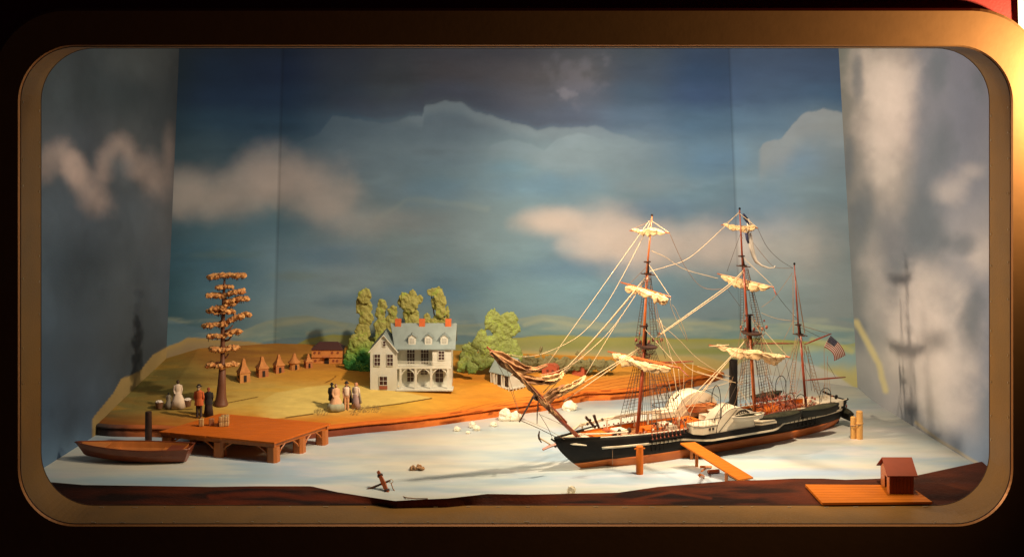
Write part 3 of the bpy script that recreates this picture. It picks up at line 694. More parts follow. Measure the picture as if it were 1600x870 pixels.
# ================================================================== posts
def post(px, py, r, h, mm, label, name='mooring_post', taper=.95, top=None):
    b = Wz(px, py, 0); o = B().lathe((0, 0, 0), [(r, -.002), (r, h * .5), (r * taper, h - .001), (r * taper * .85, h)], 16).build(name, mm, None); o.location = b
    tag(o, label, 'post'); return o
post(232, 692, .0085, .078, wood_dk, 'tall dark post standing in the water behind the rowboat')
pp = post(999.5, 740, .0083, .064, wood_or, 'short orange post with a cross pin in front of the steamship bow')
B().tube([(-.012, -.001, .057), (.012, .001, .058)], .0018, 8).build('pin', wood_yel, pp)
tb = thing('twin_posts', 'pair of pale yellow posts lashed together right of the ship stern', 'post', Wz(1338, 685, 0)); to = tb.location
yel = mat('bamboo_yellow', (0.66, 0.34, 0.09), 0.5, nscale=50, namt=.3, stretch=(3, 3, 1))
B().lathe((-.0075, .002, 0), [(.0068, -.002), (.0068, .03), (.0074, .033), (.0066, .036), (.0064, .0535), (.005, .0545)], 16).build('post', yel, tb)
B().lathe((.0075, -.001, 0), [(.0085, -.002), (.0085, .036), (.0092, .039), (.0084, .042), (.008, .0685), (.0065, .0695)], 16).build('post', yel, tb)
B().tube([(-.015, -.003, .0335), (-.008, -.009, .0345), (.006, -.0105, .038), (.0165, -.004, .039), (.016, .006, .039), (0, .010, .036), (-.014, .007, .034), (-.015, -.003, .0335)], .0011, 6).build('lashing', ropeb, tb)

# ================================================================== ROWBOAT
boat_m = mat('rowboat_outside', (0.26, 0.060, 0.016), 0.4, col2=(0.16, 0.032, 0.01), nscale=25, coat=.2); boat_in = mat('rowboat_inside', (0.62, 0.21, 0.045), 0.5, nscale=40, namt=.6)
def rowboat(root, Ln, Bm, H, mo, mi, thick=.0022, transom=.62, seats=True, cover=None, lift=0.0):
    """boat in local coords: bow at -x, stern at +x"""
    N = 22; st = []
    for i in range(N + 1):
        t = i / N
        w = Bm / 2 * (math.sin(min(t / .62, 1) * math.pi / 2) ** .75 if t < .62 else 1 - (1 - transom) * ((t - .62) / .38) ** 1.6)
        w = max(w, .0006)
        h = H * (1 + .28 * (1 - t) ** 2.2 + .10 * t ** 3)
        x = -Ln / 2 + Ln * t
        zk = H * .30 * (1 - t) ** 5
        st.append((x, w, h, zk, t))
    def ring(x, w, h, zk, t, k=0.0):
        rk = (1 - t) ** 2 * .03 * Ln / .26
        w2 = max(w - k, .0002); z0 = zk + k
        rake = lambda z: x + (-rk * (z / h)) + (.35 * (z - 0) * (t ** 6))
        return [Vector((rake(h), -w2, h + lift)), Vector((rake(h * .6), -w2 * .90, z0 + (h - z0) * .58 + lift)), Vector((rake(z0), -w2 * .62, z0 + (h - z0) * .12 + lift)), Vector((x, 0, z0 + lift)),
                Vector((rake(z0), w2 * .62, z0 + (h - z0) * .12 + lift)), Vector((rake(h * .6), w2 * .90, z0 + (h - z0) * .58 + lift)), Vector((rake(h), w2, h + lift))]
    out = [ring(*s) for s in st]; inn = [ring(*s, k=thick) for s in st[1:-1]]
    m = B(); m.loft(out, closed=False, cap=False); m.add(out[-1], [tuple(range(7))]); m.build('hull', mo, root, smooth=False, recalc=False)
    m = B(); m.loft(inn, closed=False, cap=False); m.add(inn[-1], [tuple(range(7))]); m.build('inner_hull', mi, root, recalc=False)
    g = B()
    g.tube([r[0] + Vector((0, 0, .0004)) for r in out] , thick * .75, 6); g.tube([r[-1] + Vector((0, 0, .0004)) for r in out], thick * .75, 6); g.tube([out[-1][0], out[-1][-1]], thick * .8, 6)
    g.build('gunwale', mo, root, smooth=True)
    if seats:
        for t, hh in ((.30, .62), (.80, .62)):
            i = int(t * N); x, w, h, zk, _ = st[i]
            B().box((x, 0, h * hh + lift), (.016 * Ln / .26, w * 1.78, .0018)).build('thwart', mi, root)
        x, w, h, zk, _ = st[N - 2]; x2, w2 = st[N - 4][0], st[N - 4][1]
        B().hexa([Vector((x2, -w2 * .85, h * .80 + lift)), Vector((st[-1][0], -w * .85, h * .80 + lift)), Vector((st[-1][0], w * .85, h * .80 + lift)), Vector((x2, w2 * .85, h * .80 + lift)),
                  Vector((x2, -w2 * .85, h * .86 + lift)), Vector((st[-1][0], -w * .85, h * .86 + lift)), Vector((st[-1][0], w * .85, h * .86 + lift)), Vector((x2, w2 * .85, h * .86 + lift))]).build('stern_seat', mo, root)
        xa, wa, ha = st[6][0], st[6][1], st[6][2]
        m = B(); m.add([out[1][0] + Vector((.004, .001, -.0012)), out[6][0] + Vector((0, .003, -.0022)), out[6][-1] + Vector((0, -.003, -.0022)), out[1][-1] + Vector((.004, -.001, -.0012))], [(0, 1, 2, 3)]); 
        ob = m.build('foredeck', mi, root); sd = ob.modifiers.new('s', 'SOLIDIFY'); sd.thickness = .0012
    if cover:
        rows = []
        for i in range(1, N):
            x, w, h, zk, t = st[i]; rk = out[i][0].x
            rows.append([Vector((rk, w * 1.02 * math.cos(a), h + lift - .001 + (H * .42 * math.sin(math.pi * min(max(t, .02), .98)) ** .5) * math.sin(a) * (1 + .12 * math.sin(i * 2.1)))) for a in [math.pi * k / 8 for k in range(9)]])
        B().loft(rows, closed=False, cap=False).build('canvas_cover', cover, root)
        B().tube([r[4] + Vector((0, 0, .0005)) for r in rows], .0009, 5).build('ridge_rope', roped, root)
rb = thing('rowboat', 'dark red-brown wooden rowboat floating left of the dock', 'rowboat', Wz(213, 719, 0), -0.06)
rowboat(rb, .240, .088, .032, boat_m, boat_in)
for sx in (-.07, .075):
    B().box((sx, .012 if sx > 0 else -.004, .0205), (.034, .018, .0018), .3).build('dark_board', wood_dk, rb)

# ================================================================== ANCHOR, ROCKS
an = thing('anchor', 'old anchor with a red-brown wooden stock lying by the near bank', 'anchor', Wz(590, 772, 0)); ao = an.location
P1, P2 = Wz(591, 736, .045), Wz(607, 772, .004)
P1 = W(591, 736, 2.99); P2 = W(607, 772, 2.95)
m = B(); dd = (P2 - P1).normalized(); sid = dd.cross(Vector((0, 1, 0))).normalized()
m.tube([P1, P1.lerp(P2, .5), P2], [.0042, .0062, .0042], 4); m.build('stock', wood_red, an, ao)
for t in (.18, .84): 
    q = P1.lerp(P2, t); B().tube([q - dd * .0015, q + dd * .0015], .0066, 8).build('band', wood_dk, an, ao)
S0, S1 = W(565.5, 768, 2.975), W(610, 750, 2.975); iron = mat('rusty_iron', (0.11, 0.05, 0.03), 0.55, nscale=120, namt=.6)
m = B(); m.tube([S0, S0.lerp(S1, .55), S1], [.0034, .0024, .0022], 8); m.build('shank', iron, an, ao)
m = B(); m.blob(S0, (.0045, .0045, .0045), .1, nu=10, nv=7); m.blob(S0.lerp(S1, .24), (.0036, .0036, .0036), .1, nu=10, nv=7); m.tube([S0, W(582, 773, 2.975), W(602, 774, 2.985)], [.0028, .0018, .0012], 6); m.build('arm', iron, an, ao)
rc = W(611, 751.5, 2.972); B().tube([rc + Vector((.0042 * math.cos(a), .001, .0042 * math.sin(a))) for a in [math.pi * k / 8 for k in range(17)]], .0008, 6).build('ring', ropel, an, ao)
B().tube([W(611, 754, 2.972), W(614, 763, 2.965), W(621, 773, 2.955), Wz(635, 777, .003), Wz(650, 778.5, .003), Wz(668, 778.5, .016)], .0013, 6).build('rope', ropeb, an, ao)
rk = mat('plaster_stone', (0.78, 0.74, 0.62), 0.7, col2=(0.62, 0.55, 0.40), nscale=60, bump=.5, bscale=90)
def stone(px, py, w, h, label, lumps=1, base=0.0, mm=rk, cat='stone', grp='pale stones in the water'):
    b = Wz(px, py, base) if py < 900 else None; s = F and (b.y + CD) / F; m = B()
    for i in range(lumps):
        dx = 0 if lumps == 1 else (i / (lumps - 1) - .5) * w * .55 * s
        kk = 1 if i == 0 else .72
        m.blob((dx, random.uniform(-.002, .002), h * s * .35 * kk), (w * s * (.5 if lumps == 1 else .34), w * s * .36, h * s * .68 * kk), .35, 2.2, seed=px + i, flat=-h * s * .35 * kk)
    o = m.build('stone', mm, None, smooth=False); o.location = b; tag(o, label, cat, grp); return o
stone(797, 656, 30, 17, 'largest pale two-humped stone below the tip of the ship jib boom', 2)
stone(714, 673, 11, 7, 'small pale stone at the left end of the row of stones')
stone(738, 668, 11, 9, 'upright pale stone beside another in the middle of the row', 1)
stone(745, 672, 11, 8, 'pale rounded stone touching the upright one at its lower right')
stone(731, 677, 7, 4, 'tiniest pale pebble in front of the row of stones')
stone(771, 666, 11, 7, 'small round pale stone left of the largest stone')
stone(890, 640, 24, 13, 'smooth pale stone against the far bank behind the bowsprit')
stone(893, 771, 13, 12, 'single pale stone half behind the near bank', base=0)
moss = mat('dry_moss', (0.46, 0.26, 0.12), 0.9, col2=(0.16, 0.09, 0.05), nscale=220, bump=.8, bscale=300)
b = Wz(652, 734, 0); m = B(); s = (b.y + CD) / F
for i in range(26):
    a = random.uniform(-1, 1); m.blob((a * 10 * s, random.uniform(-4, 4) * s, random.uniform(1, 6.5 - abs(a) * 3) * s), (2.6 * s, 2.6 * s, 2.6 * s), .5, 4, 7, 5, seed=i)
o = m.build('moss_clump', moss); o.location = b; tag(o, 'brown speckled clump of dry moss lying on the open water', 'moss clump')

# ================================================================== GANGWAY and debris
gw = thing('gangway', 'long orange plank gangway sloping from the ship side down to the near bank', 'gangway', Wz(1120, 735, 0)); go = gw.location
YA, YB = 3.115, 3.035
T = [W(1063, 691.5, 3.13), W(1086, 690, 3.15), W(1177, 745, 3.035), W(1154, 749, 3.01)]
m = B(); nb = 16
for i in range(nb):
    t0, t1 = i / nb + .001, (i + 1) / nb - .001
    a, b_, c, d = T[0].lerp(T[3], t0), T[1].lerp(T[2], t0), T[1].lerp(T[2], t1), T[0].lerp(T[3], t1); th = Vector((0, 0, -.0035))
    m.hexa([a + th, b_ + th, c + th, d + th, a, b_, c, d])
m.build('plank_deck', wood_yel, gw, go)
def leg(px, pt, pb, r=.0035):
    top = None; 
    t = T[0].lerp(T[3], 0) 
    bpt = Wz(px, pb, 0); hgt = CAMZ - (pt - VY) * (bpt.y + CD) / F
    B().box((bpt.x, bpt.y, hgt / 2), (r * 2, r * 1.6, hgt)).build('leg', wood_leg, gw, go)
leg(1080.5, 702, 717); leg(1088.5, 708, 729); leg(1135, 738, 751); 
gl = Wz(1092, 726, .026); 
lp = thing('broken_trestle', 'toppled orange trestle frame lying under the gangway', 'trestle', Wz(1100, 743, 0)); lo_ = lp.location
B().tube([Wz(1099, 744, .003), Wz(1093, 742, .030)], .0042, 4).build('post', wood_leg, lp, lo_)
B().tube([Wz(1094, 729, .006), Wz(1112, 729, .004)], .0032, 4).build('crossbar', wood_leg, lp, lo_)
B().tube([Wz(1096, 736, .016), Wz(1103, 731, .005)], .002, 5).build('strut', wood_leg, lp, lo_)
o = B().tube([Vector((-.013, 0, .0045)), Vector((.0135, .007, .0045))], .0046, 10).build('fallen_log', wood_red); o.location = Wz(1115, 740, 0); tag(o, 'short red-brown log lying under the lower end of the gangway', 'log')

# ================================================================== HUT ON PLANK PLATFORM
hz = .0185
q = [Wz(1285, 785, .0125), Wz(1457, 783, .0125), Wz(1419, 757, hz), Wz(1258, 756, hz)]
q[0].z = q[1].z = .020; q = [Wz(1285, 785, .0075), Wz(1457, 783.5, .0075), Wz(1419, 757, .0175), Wz(1258, 756, .0175)]
pf = thing('plank_platform', 'bright orange plank platform on the near bank under the little shed', 'platform', q[0]); po = pf.location.copy()
m = B(); nb = 7
for i in range(nb):
    t0, t1 = i / nb + .004, (i + 1) / nb - .004; a, b_, c, d = q[0].lerp(q[3], t0), q[1].lerp(q[2], t0), q[1].lerp(q[2], t1), q[0].lerp(q[3], t1); th = Vector((0, 0, -.005))
    m.hexa([a + th, b_ + th, c + th, d + th, a, b_, c, d])
m.build('planks', wood_yel, pf, po)
h0 = Wz(1390, 771.5, .0122); sc = (h0.y + CD) / F
shed_m = mat('shed_red_planks', (0.26, 0.050, 0.012), 0.5, nscale=20, namt=.5, stretch=(8, 8, 1)); shed_l = mat('shed_orange_gable', (0.50, 0.15, 0.035), 0.5, nscale=20, namt=.4, stretch=(8, 8, 1)); shed_roof = mat('shed_rust_roof', (0.27, 0.045, 0.010), 0.7, nscale=30, namt=.4)
sh = thing('shed', 'small red-brown plank shed with a gable roof on the orange platform', 'shed', h0); w_, d_, hw, hp = 38 * sc, .070, 31.5 * sc, .066
m = B()
for i in range(7):
    x0, x1 = w_ * i / 7 + .0003, w_ * (i + 1) / 7 - .0003; m.box(((x0 + x1) / 2, .0010, hw / 2), (x1 - x0, .0020, hw))
m.box((w_ / 2, .0016, hw / 2), (w_ - .001, .0012, hw - .0005))
m.build('plank_wall', shed_m, sh); B().box((w_ / 2, d_ - .0012, hw / 2), (w_, .0024, hw)).build('back_wall', shed_m, sh)
for x in (0, w_):
    m = B(); t = .0022; xo = x - (t if x else 0)
    m.prism([Vector((xo, 0.0026, 0)), Vector((xo, .022, 0)), Vector((xo, .022, .030)), Vector((xo, .038, .030)), Vector((xo, .038, 0)), Vector((xo, d_ - .0026, 0)), Vector((xo, d_ - .0026, hw)), Vector((xo, d_ / 2, hp)), Vector((xo, .0026, hw))], (t, 0, 0)); m.build('gable_wall', shed_l, sh)
B().box((w_ / 2, d_ / 2, .02), (w_ - .008, .03, .04)).build('dark_inside', dark, sh)
for s in (0, 1):
    y0, y1 = (-.008, d_ / 2) if s == 0 else (d_ + .008, d_ / 2); sl = (hp - hw) / (d_ / 2)
    m = B(); z0 = hw - .008 * sl + .001; m.hexa([Vector((-.007, y0, z0)), Vector((w_ + .006, y0, z0)), Vector((w_ + .006, y1, hp + .001)), Vector((-.007, y1, hp + .001)), Vector((-.007, y0, z0 + .0022)), Vector((w_ + .006, y0, z0 + .0022)), Vector((w_ + .006, y1, hp + .0032)), Vector((-.007, y1, hp + .0032))])
    m.build('roof_panel', shed_roof, sh)

# ================================================================== TREES (carved and painted crowns)
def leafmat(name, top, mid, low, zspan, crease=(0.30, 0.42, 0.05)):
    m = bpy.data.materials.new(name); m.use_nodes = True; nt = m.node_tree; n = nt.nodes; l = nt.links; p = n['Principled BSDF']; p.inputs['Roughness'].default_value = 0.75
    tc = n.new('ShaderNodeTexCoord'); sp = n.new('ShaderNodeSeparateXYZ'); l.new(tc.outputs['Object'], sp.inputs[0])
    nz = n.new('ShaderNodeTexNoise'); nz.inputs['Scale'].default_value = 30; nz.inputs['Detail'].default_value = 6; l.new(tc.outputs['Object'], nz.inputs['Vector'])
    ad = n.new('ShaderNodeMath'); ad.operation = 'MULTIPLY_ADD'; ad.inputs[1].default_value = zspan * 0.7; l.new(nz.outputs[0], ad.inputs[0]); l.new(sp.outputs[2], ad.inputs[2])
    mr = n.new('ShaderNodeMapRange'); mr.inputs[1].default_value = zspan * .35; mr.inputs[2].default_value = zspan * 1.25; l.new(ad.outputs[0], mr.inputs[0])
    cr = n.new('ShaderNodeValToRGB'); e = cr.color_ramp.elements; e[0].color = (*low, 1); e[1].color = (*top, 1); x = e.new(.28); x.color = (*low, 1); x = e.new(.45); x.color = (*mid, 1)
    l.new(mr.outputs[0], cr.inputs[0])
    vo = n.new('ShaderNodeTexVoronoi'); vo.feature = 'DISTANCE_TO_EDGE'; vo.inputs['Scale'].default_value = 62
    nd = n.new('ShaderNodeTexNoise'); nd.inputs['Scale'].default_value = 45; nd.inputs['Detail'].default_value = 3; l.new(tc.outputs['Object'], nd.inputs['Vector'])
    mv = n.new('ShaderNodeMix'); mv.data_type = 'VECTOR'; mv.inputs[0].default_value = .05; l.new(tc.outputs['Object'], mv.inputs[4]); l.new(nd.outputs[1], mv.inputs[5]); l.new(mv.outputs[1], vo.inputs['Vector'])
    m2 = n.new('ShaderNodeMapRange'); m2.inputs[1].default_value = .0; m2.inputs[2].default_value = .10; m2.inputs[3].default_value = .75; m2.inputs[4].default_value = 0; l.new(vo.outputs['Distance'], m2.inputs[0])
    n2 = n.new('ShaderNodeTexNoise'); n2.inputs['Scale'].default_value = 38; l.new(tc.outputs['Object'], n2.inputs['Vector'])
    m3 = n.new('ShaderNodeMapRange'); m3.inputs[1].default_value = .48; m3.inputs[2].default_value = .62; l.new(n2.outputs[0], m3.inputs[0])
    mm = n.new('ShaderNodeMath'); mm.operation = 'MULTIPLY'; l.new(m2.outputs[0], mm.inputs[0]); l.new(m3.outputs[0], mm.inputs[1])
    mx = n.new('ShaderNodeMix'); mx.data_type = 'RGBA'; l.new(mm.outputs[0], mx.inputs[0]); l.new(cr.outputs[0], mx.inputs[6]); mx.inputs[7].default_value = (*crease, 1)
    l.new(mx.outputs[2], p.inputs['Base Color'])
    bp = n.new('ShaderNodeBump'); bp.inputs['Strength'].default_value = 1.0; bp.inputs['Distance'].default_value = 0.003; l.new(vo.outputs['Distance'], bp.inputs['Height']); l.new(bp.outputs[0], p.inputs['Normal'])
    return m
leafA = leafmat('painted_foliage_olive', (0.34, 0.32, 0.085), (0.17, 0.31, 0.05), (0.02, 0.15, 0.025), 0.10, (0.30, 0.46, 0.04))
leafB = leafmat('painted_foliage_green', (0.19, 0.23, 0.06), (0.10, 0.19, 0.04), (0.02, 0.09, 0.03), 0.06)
bark = mat('bark_brown', (0.12, 0.05, 0.025), 0.7, nscale=90, namt=.5, bump=.3)
def carve(o, vox_, amp, size, it=4):
    r = o.modifiers.new('merge', 'REMESH'); r.mode = 'VOXEL'; r.voxel_size = vox_; r.use_smooth_shade = True
    sm = o.modifiers.new('soften', 'SMOOTH'); sm.iterations = it; sm.factor = .5
    tx = bpy.data.textures.new('carving', 'CLOUDS'); tx.noise_scale = size; tx.noise_depth = 3
    d = o.modifiers.new('carving', 'DISPLACE'); d.texture = tx; d.strength = amp; d.mid_level = .5; d.texture_coords = 'LOCAL'
def crown_tree(name, label, base_px, Yd, ells, mm, trunk=True, thick=.22, leafn=12, seed=0, cat='tree', grp='carved trees behind the white house'):
    rnd = random.Random(seed); b = W(base_px[0], base_px[1], Yd); b.z = land_z(b.x, Yd)[0]
    t = thing(name, label, cat, b, group=grp); sc = Yd / F; m = B()
    for k, (px, py, rx, ry) in enumerate(ells):
        c = W(px, py, Yd) - b; c.y += rnd.uniform(-.006, .006)
        m.blob(c, (rx * sc, max(rx, ry) * sc * thick, ry * sc), .15, 3.8, 28, 18, seed=seed + k)
        for i in range(int(leafn * (rx * ry) / 260) + 7):
            a = rnd.uniform(0, 2 * math.pi); rr = math.sqrt(rnd.uniform(.45, 1.05)); fr = rnd.uniform(.2, 1) if rr < .95 else 0
            dx, dz = math.cos(a) * rr, math.sin(a) * rr; yy = -math.sqrt(max(0, 1 - min(rr, .98) ** 2)) * max(rx, ry) * sc * thick
            q = c + Vector((dx * rx * sc, yy, dz * ry * sc)); s = rnd.uniform(1.3, 2.6) * sc
            m.blob(q, (s * rnd.uniform(.5, .9), s * .45, s * rnd.uniform(1.0, 1.7)), .35, 3, 7, 6, seed=seed + i * 1.3)
    cr_ = m.build('crown', mm, t, smooth=True); carve(cr_, .0019, .0085, .012)
    if trunk: B().tube([Vector((0, .006, -.004)), Vector((0.001, .007, .02)), W(ells[0][0], ells[0][1], Yd + .008) - b], [.004, .003, .0012], 8).build('trunk', bark, t)
    return t
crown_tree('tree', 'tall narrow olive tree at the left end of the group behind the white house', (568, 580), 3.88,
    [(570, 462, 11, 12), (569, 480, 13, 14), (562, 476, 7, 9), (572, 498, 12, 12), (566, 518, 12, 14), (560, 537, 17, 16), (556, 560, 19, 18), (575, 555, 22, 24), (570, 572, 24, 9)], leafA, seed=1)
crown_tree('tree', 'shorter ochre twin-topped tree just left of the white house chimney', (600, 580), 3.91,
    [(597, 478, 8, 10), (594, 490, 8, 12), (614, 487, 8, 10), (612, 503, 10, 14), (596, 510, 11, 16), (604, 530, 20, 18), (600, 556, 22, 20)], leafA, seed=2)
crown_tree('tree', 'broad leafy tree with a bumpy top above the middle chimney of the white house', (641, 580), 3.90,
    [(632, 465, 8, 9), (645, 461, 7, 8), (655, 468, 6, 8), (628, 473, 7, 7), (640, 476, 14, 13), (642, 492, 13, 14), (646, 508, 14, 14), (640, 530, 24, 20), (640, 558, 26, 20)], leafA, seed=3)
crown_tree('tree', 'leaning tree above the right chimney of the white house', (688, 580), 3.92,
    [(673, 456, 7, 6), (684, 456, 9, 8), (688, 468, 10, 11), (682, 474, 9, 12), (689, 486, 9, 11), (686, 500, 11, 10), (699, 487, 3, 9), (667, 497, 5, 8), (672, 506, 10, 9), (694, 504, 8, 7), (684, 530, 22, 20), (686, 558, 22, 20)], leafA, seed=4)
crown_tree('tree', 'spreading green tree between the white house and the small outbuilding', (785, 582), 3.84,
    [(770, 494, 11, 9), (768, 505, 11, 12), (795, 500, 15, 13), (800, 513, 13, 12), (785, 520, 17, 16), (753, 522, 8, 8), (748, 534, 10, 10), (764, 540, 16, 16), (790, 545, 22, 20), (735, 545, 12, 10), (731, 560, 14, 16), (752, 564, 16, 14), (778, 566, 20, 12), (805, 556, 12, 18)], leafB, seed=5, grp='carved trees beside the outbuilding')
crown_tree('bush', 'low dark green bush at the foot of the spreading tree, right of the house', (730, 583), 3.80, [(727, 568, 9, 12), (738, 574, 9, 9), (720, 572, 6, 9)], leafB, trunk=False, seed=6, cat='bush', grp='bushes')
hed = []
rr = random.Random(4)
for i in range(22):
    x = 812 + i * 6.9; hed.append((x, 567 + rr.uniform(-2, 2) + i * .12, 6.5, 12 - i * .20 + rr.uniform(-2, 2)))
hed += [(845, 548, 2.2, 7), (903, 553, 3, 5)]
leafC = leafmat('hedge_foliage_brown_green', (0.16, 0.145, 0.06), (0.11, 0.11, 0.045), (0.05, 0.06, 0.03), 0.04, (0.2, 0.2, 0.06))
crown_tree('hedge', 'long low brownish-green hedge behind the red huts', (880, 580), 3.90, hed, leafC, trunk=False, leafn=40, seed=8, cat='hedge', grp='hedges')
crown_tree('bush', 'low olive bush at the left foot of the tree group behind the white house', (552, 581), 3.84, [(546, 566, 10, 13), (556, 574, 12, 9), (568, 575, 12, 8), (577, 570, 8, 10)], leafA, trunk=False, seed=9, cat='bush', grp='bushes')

# ------------------------------------------------------------------ tall cypress hung with moss
b = L(345, 632); YT = b.y + CD; sc = YT / F
cy = thing('cypress_tree', 'tall bare-trunked cypress with flat tiers of brown foliage and hanging moss', 'tree', b)
tr = B(); tk = mat('cypress_trunk', (0.17, 0.062, 0.03), 0.55, nscale=40, namt=.4, stretch=(5, 5, 1), bump=.15)
ptsr = [(345, 634, 12.5), (345, 630, 11), (345.5, 620, 8), (346.5, 600, 6.5), (347.5, 576, 5.2), (348, 575, 3.8), (348, 545, 3.6), (348, 510, 3.3), (349, 480, 2.8), (350, 450, 2.2), (351, 436, 1.4)]
tr.tube([W(x, y, YT) - b for x, y, r in ptsr], [r * sc for x, y, r in ptsr], 14); tr.build('trunk', tk, cy, smooth=True)
for pts in ([(349, 533), (357, 531), (363, 524)], [(349, 519), (358, 515), (364, 508)], [(349, 560), (354, 558), (357, 552)], [(348, 566), (340, 566), (333, 570)], [(350, 500), (343, 503), (333, 507)]):
    B().tube([W(x, y, YT) - b for x, y in pts], [2.0 * sc, 1.6 * sc, 1.0 * sc], 7).build('branch', tk, cy, smooth=True)
fol = mat('moss_foliage', (0.80, 0.44, 0.15), 0.85, col2=(0.36, 0.11, 0.028), nscale=110, bump=.8, bscale=260)
drip = mat('hanging_moss', (0.06, 0.03, 0.02), 0.8)
rt = random.Random(11)
tiers = [(325, 381, 434, 431, 4), (339, 362, 450, 449, 3), (324, 350, 462, 464, 4), (350, 381, 462, 455, 4), (350, 387, 473, 466, 3.5), (327, 352, 486, 480, 4), (346, 368, 480, 474, 3), (337, 365, 490, 487, 3), (317, 350, 510, 508, 3.5), (346, 391, 508, 490, 4.5), (324, 350, 527, 525, 3.5), (348, 376, 526, 517, 3.5), (328, 350, 546, 548, 4), (346, 369, 549, 543, 4), (323, 350, 571, 573, 4), (346, 369, 573, 569, 4)]
for x0, x1, y0, y1, th in tiers:
    m = B(); n_ = max(5, int((x1 - x0) / 2.6)); tips = []
    for i in range(n_ * 3):
        t = (i % n_ + rt.random()) / n_; x = x0 + (x1 - x0) * t; y = y0 + (y1 - y0) * t - math.sin(t * math.pi) * 2 + rt.uniform(-1.6, 1.4)
        c = W(x, y, YT) - b; c.y += rt.uniform(-.012, .012)
        m.blob(c, (rt.uniform(3, 5.6) * sc, rt.uniform(3, 6) * sc, rt.uniform(1.5, 3.4) * sc * th / 3.6), .6, 3.5, 8, 6, seed=i + x0)
        if rt.random() < .5: tips.append(c)
    f_ = m.build('foliage_tier', fol, cy); carve(f_, .0013, .0075, .006, 2)
    m = B()
    for c in tips:
        q = c + Vector((rt.uniform(-.002, .002), rt.uniform(-.002, .002), -.002)); m.tube([q, q + Vector((0, 0, -rt.uniform(2.5, 6) * sc))], [.9 * sc, .35 * sc], 5)
    if tips: m.build('hanging_moss', drip, f_); f_.children[0]['kind'] = 'stuff'

# ================================================================== HUTS, BARN
thatch = mat('thatch_orange', (0.62, 0.26, 0.07), 0.8, col2=(0.42, 0.15, 0.04), nscale=80, bump=.5, bscale=240)
mud = mat('mud_wall', (0.66, 0.31, 0.09), 0.8, col2=(0.50, 0.21, 0.06), nscale=60, bump=.25); mud2 = mat('mud_wall_red', (0.54, 0.20, 0.07), 0.8, col2=(0.40, 0.14, 0.05), nscale=60, bump=.25)
def hut(x0, x1, yb, ye, yp, label, rnd_=False, mm=mud):
    b = L((x0 + x1) / 2, yb - 1); Yd = b.y + CD; sc = Yd / F; w = (x1 - x0) * sc
    t = thing('hut', label, 'hut', b, group='row of thatched huts'); hw = (yb - ye) * sc; hp = (yb - yp) * sc
    body = w * .80; rz = math.radians(30); n_ = 16 if rnd_ else 4
    def ring(r, z): return [Vector((r * math.cos(2 * math.pi * k / n_ + rz + (math.pi / 4 if not rnd_ else 0)), r * math.sin(2 * math.pi * k / n_ + rz + (math.pi / 4 if not rnd_ else 0)), z)) for k in range(n_)]
    R_ = w / 2 * (.90 if rnd_ else .98)
    wl = B().loft([ring(R_ * 1.03, -.004), ring(R_, hw)]).build('wall', mm, t)
    Rr = w / 2 * 1.14
    B().loft([ring(Rr, hw - .0010), ring(Rr * .98, hw + .0006), ring(Rr * .62, hw + (hp - hw) * .28), ring(Rr * .36, hw + (hp - hw) * .56), ring(Rr * .24, hw + (hp - hw) * .86), ring(Rr * .16, hp)]).build('roof', thatch, t, smooth=rnd_)
    ap = R_ * (math.cos(math.pi / 4) if not rnd_ else 1.0)
    a1 = rz - math.pi / 2; a2 = rz - math.pi
    for ang, nm, ww, z0, z1 in ((a1, 'door', .24, 0, .72), (a2, 'window', .22, .40, .66)):
        if not rnd_: pass
        c = Vector((math.cos(ang), math.sin(ang), 0)) * (ap * 1.015 + .0004) + Vector((0, 0, hw * (z0 + z1) / 2))
        B().box(c, (.0016, body * ww, hw * (z1 - z0)), ang).build(nm, dark, t)
    return t
hut(369, 392, 596, 582, 560.7, 'nearest and largest thatched hut, right of the cypress trunk')
hut(398.6, 420.5, 588, 575, 557.4, 'second thatched hut, redder wall, right of the nearest hut', mm=mud2)
hut(426, 445, 582, 570.5, 554.4, 'middle thatched hut of the row with a dark doorway', mm=mud2)
hut(451, 468.5, 577, 566.6, 552.5, 'round-walled thatched hut, the only one with a round wall', True)
hut(474, 489, 574.5, 565, 553.5, 'smallest and farthest thatched hut, in front of the barn', mm=mud2)
b = L(511, 568); Yd = b.y + CD; sc = Yd / F
bn = thing('barn', 'long orange two-storey barn with a dark hipped roof at the end of the hut row', 'barn', b)
barnw = mat('barn_orange', (0.70, 0.28, 0.07), 0.7, col2=(0.56, 0.21, 0.05), nscale=50); barnr = mat('barn_dark_roof', (0.07, 0.022, 0.018), 0.6, nscale=50)
wB, hB, hP, dB = 48 * sc, 22 * sc, 31.5 * sc, .05
B().box((0, dB / 2, hB / 2), (wB, dB, hB)).build('wall', barnw, bn)
m = B(); e = .003; m.hexa([Vector((-wB / 2 - e, -e, hB - .0008)), Vector((wB / 2 + e, -e, hB - .0008)), Vector((wB / 2 + e, dB + e, hB - .0008)), Vector((-wB / 2 - e, dB + e, hB - .0008)), Vector((-14 * sc, dB * .42, hP)), Vector((15 * sc, dB * .42, hP)), Vector((15 * sc, dB * .58, hP)), Vector((-14 * sc, dB * .58, hP))]); m.build('roof', barnr, bn)
B().box((0, -.0016, hB * .47), (wB * 1.0, .0032, hB * .04)).build('ledge', barnw, bn)
for x, z in ((-19, .79), (-12, .79), (8, .79), (17, .79), (-18, .22), (10, .22), (16, .22)):
    f_ = B().lathe((0, 0, 0), [(1.9 * sc, 0), (1.9 * sc, .0016)], 12).build('window', mat('barn_window', (0.30, 0.08, 0.03), .7) if x == -19 and z > .5 else bpy.data.materials['barn_window'], bn)
    f_.rotation_euler = (math.pi / 2, 0, 0); f_.location = (x * sc, 0.0002, hB * z)
B().box((-.5 * sc, -.001, hB * .19), (7 * sc, .003, hB * .38)).build('doorway', dark, bn)
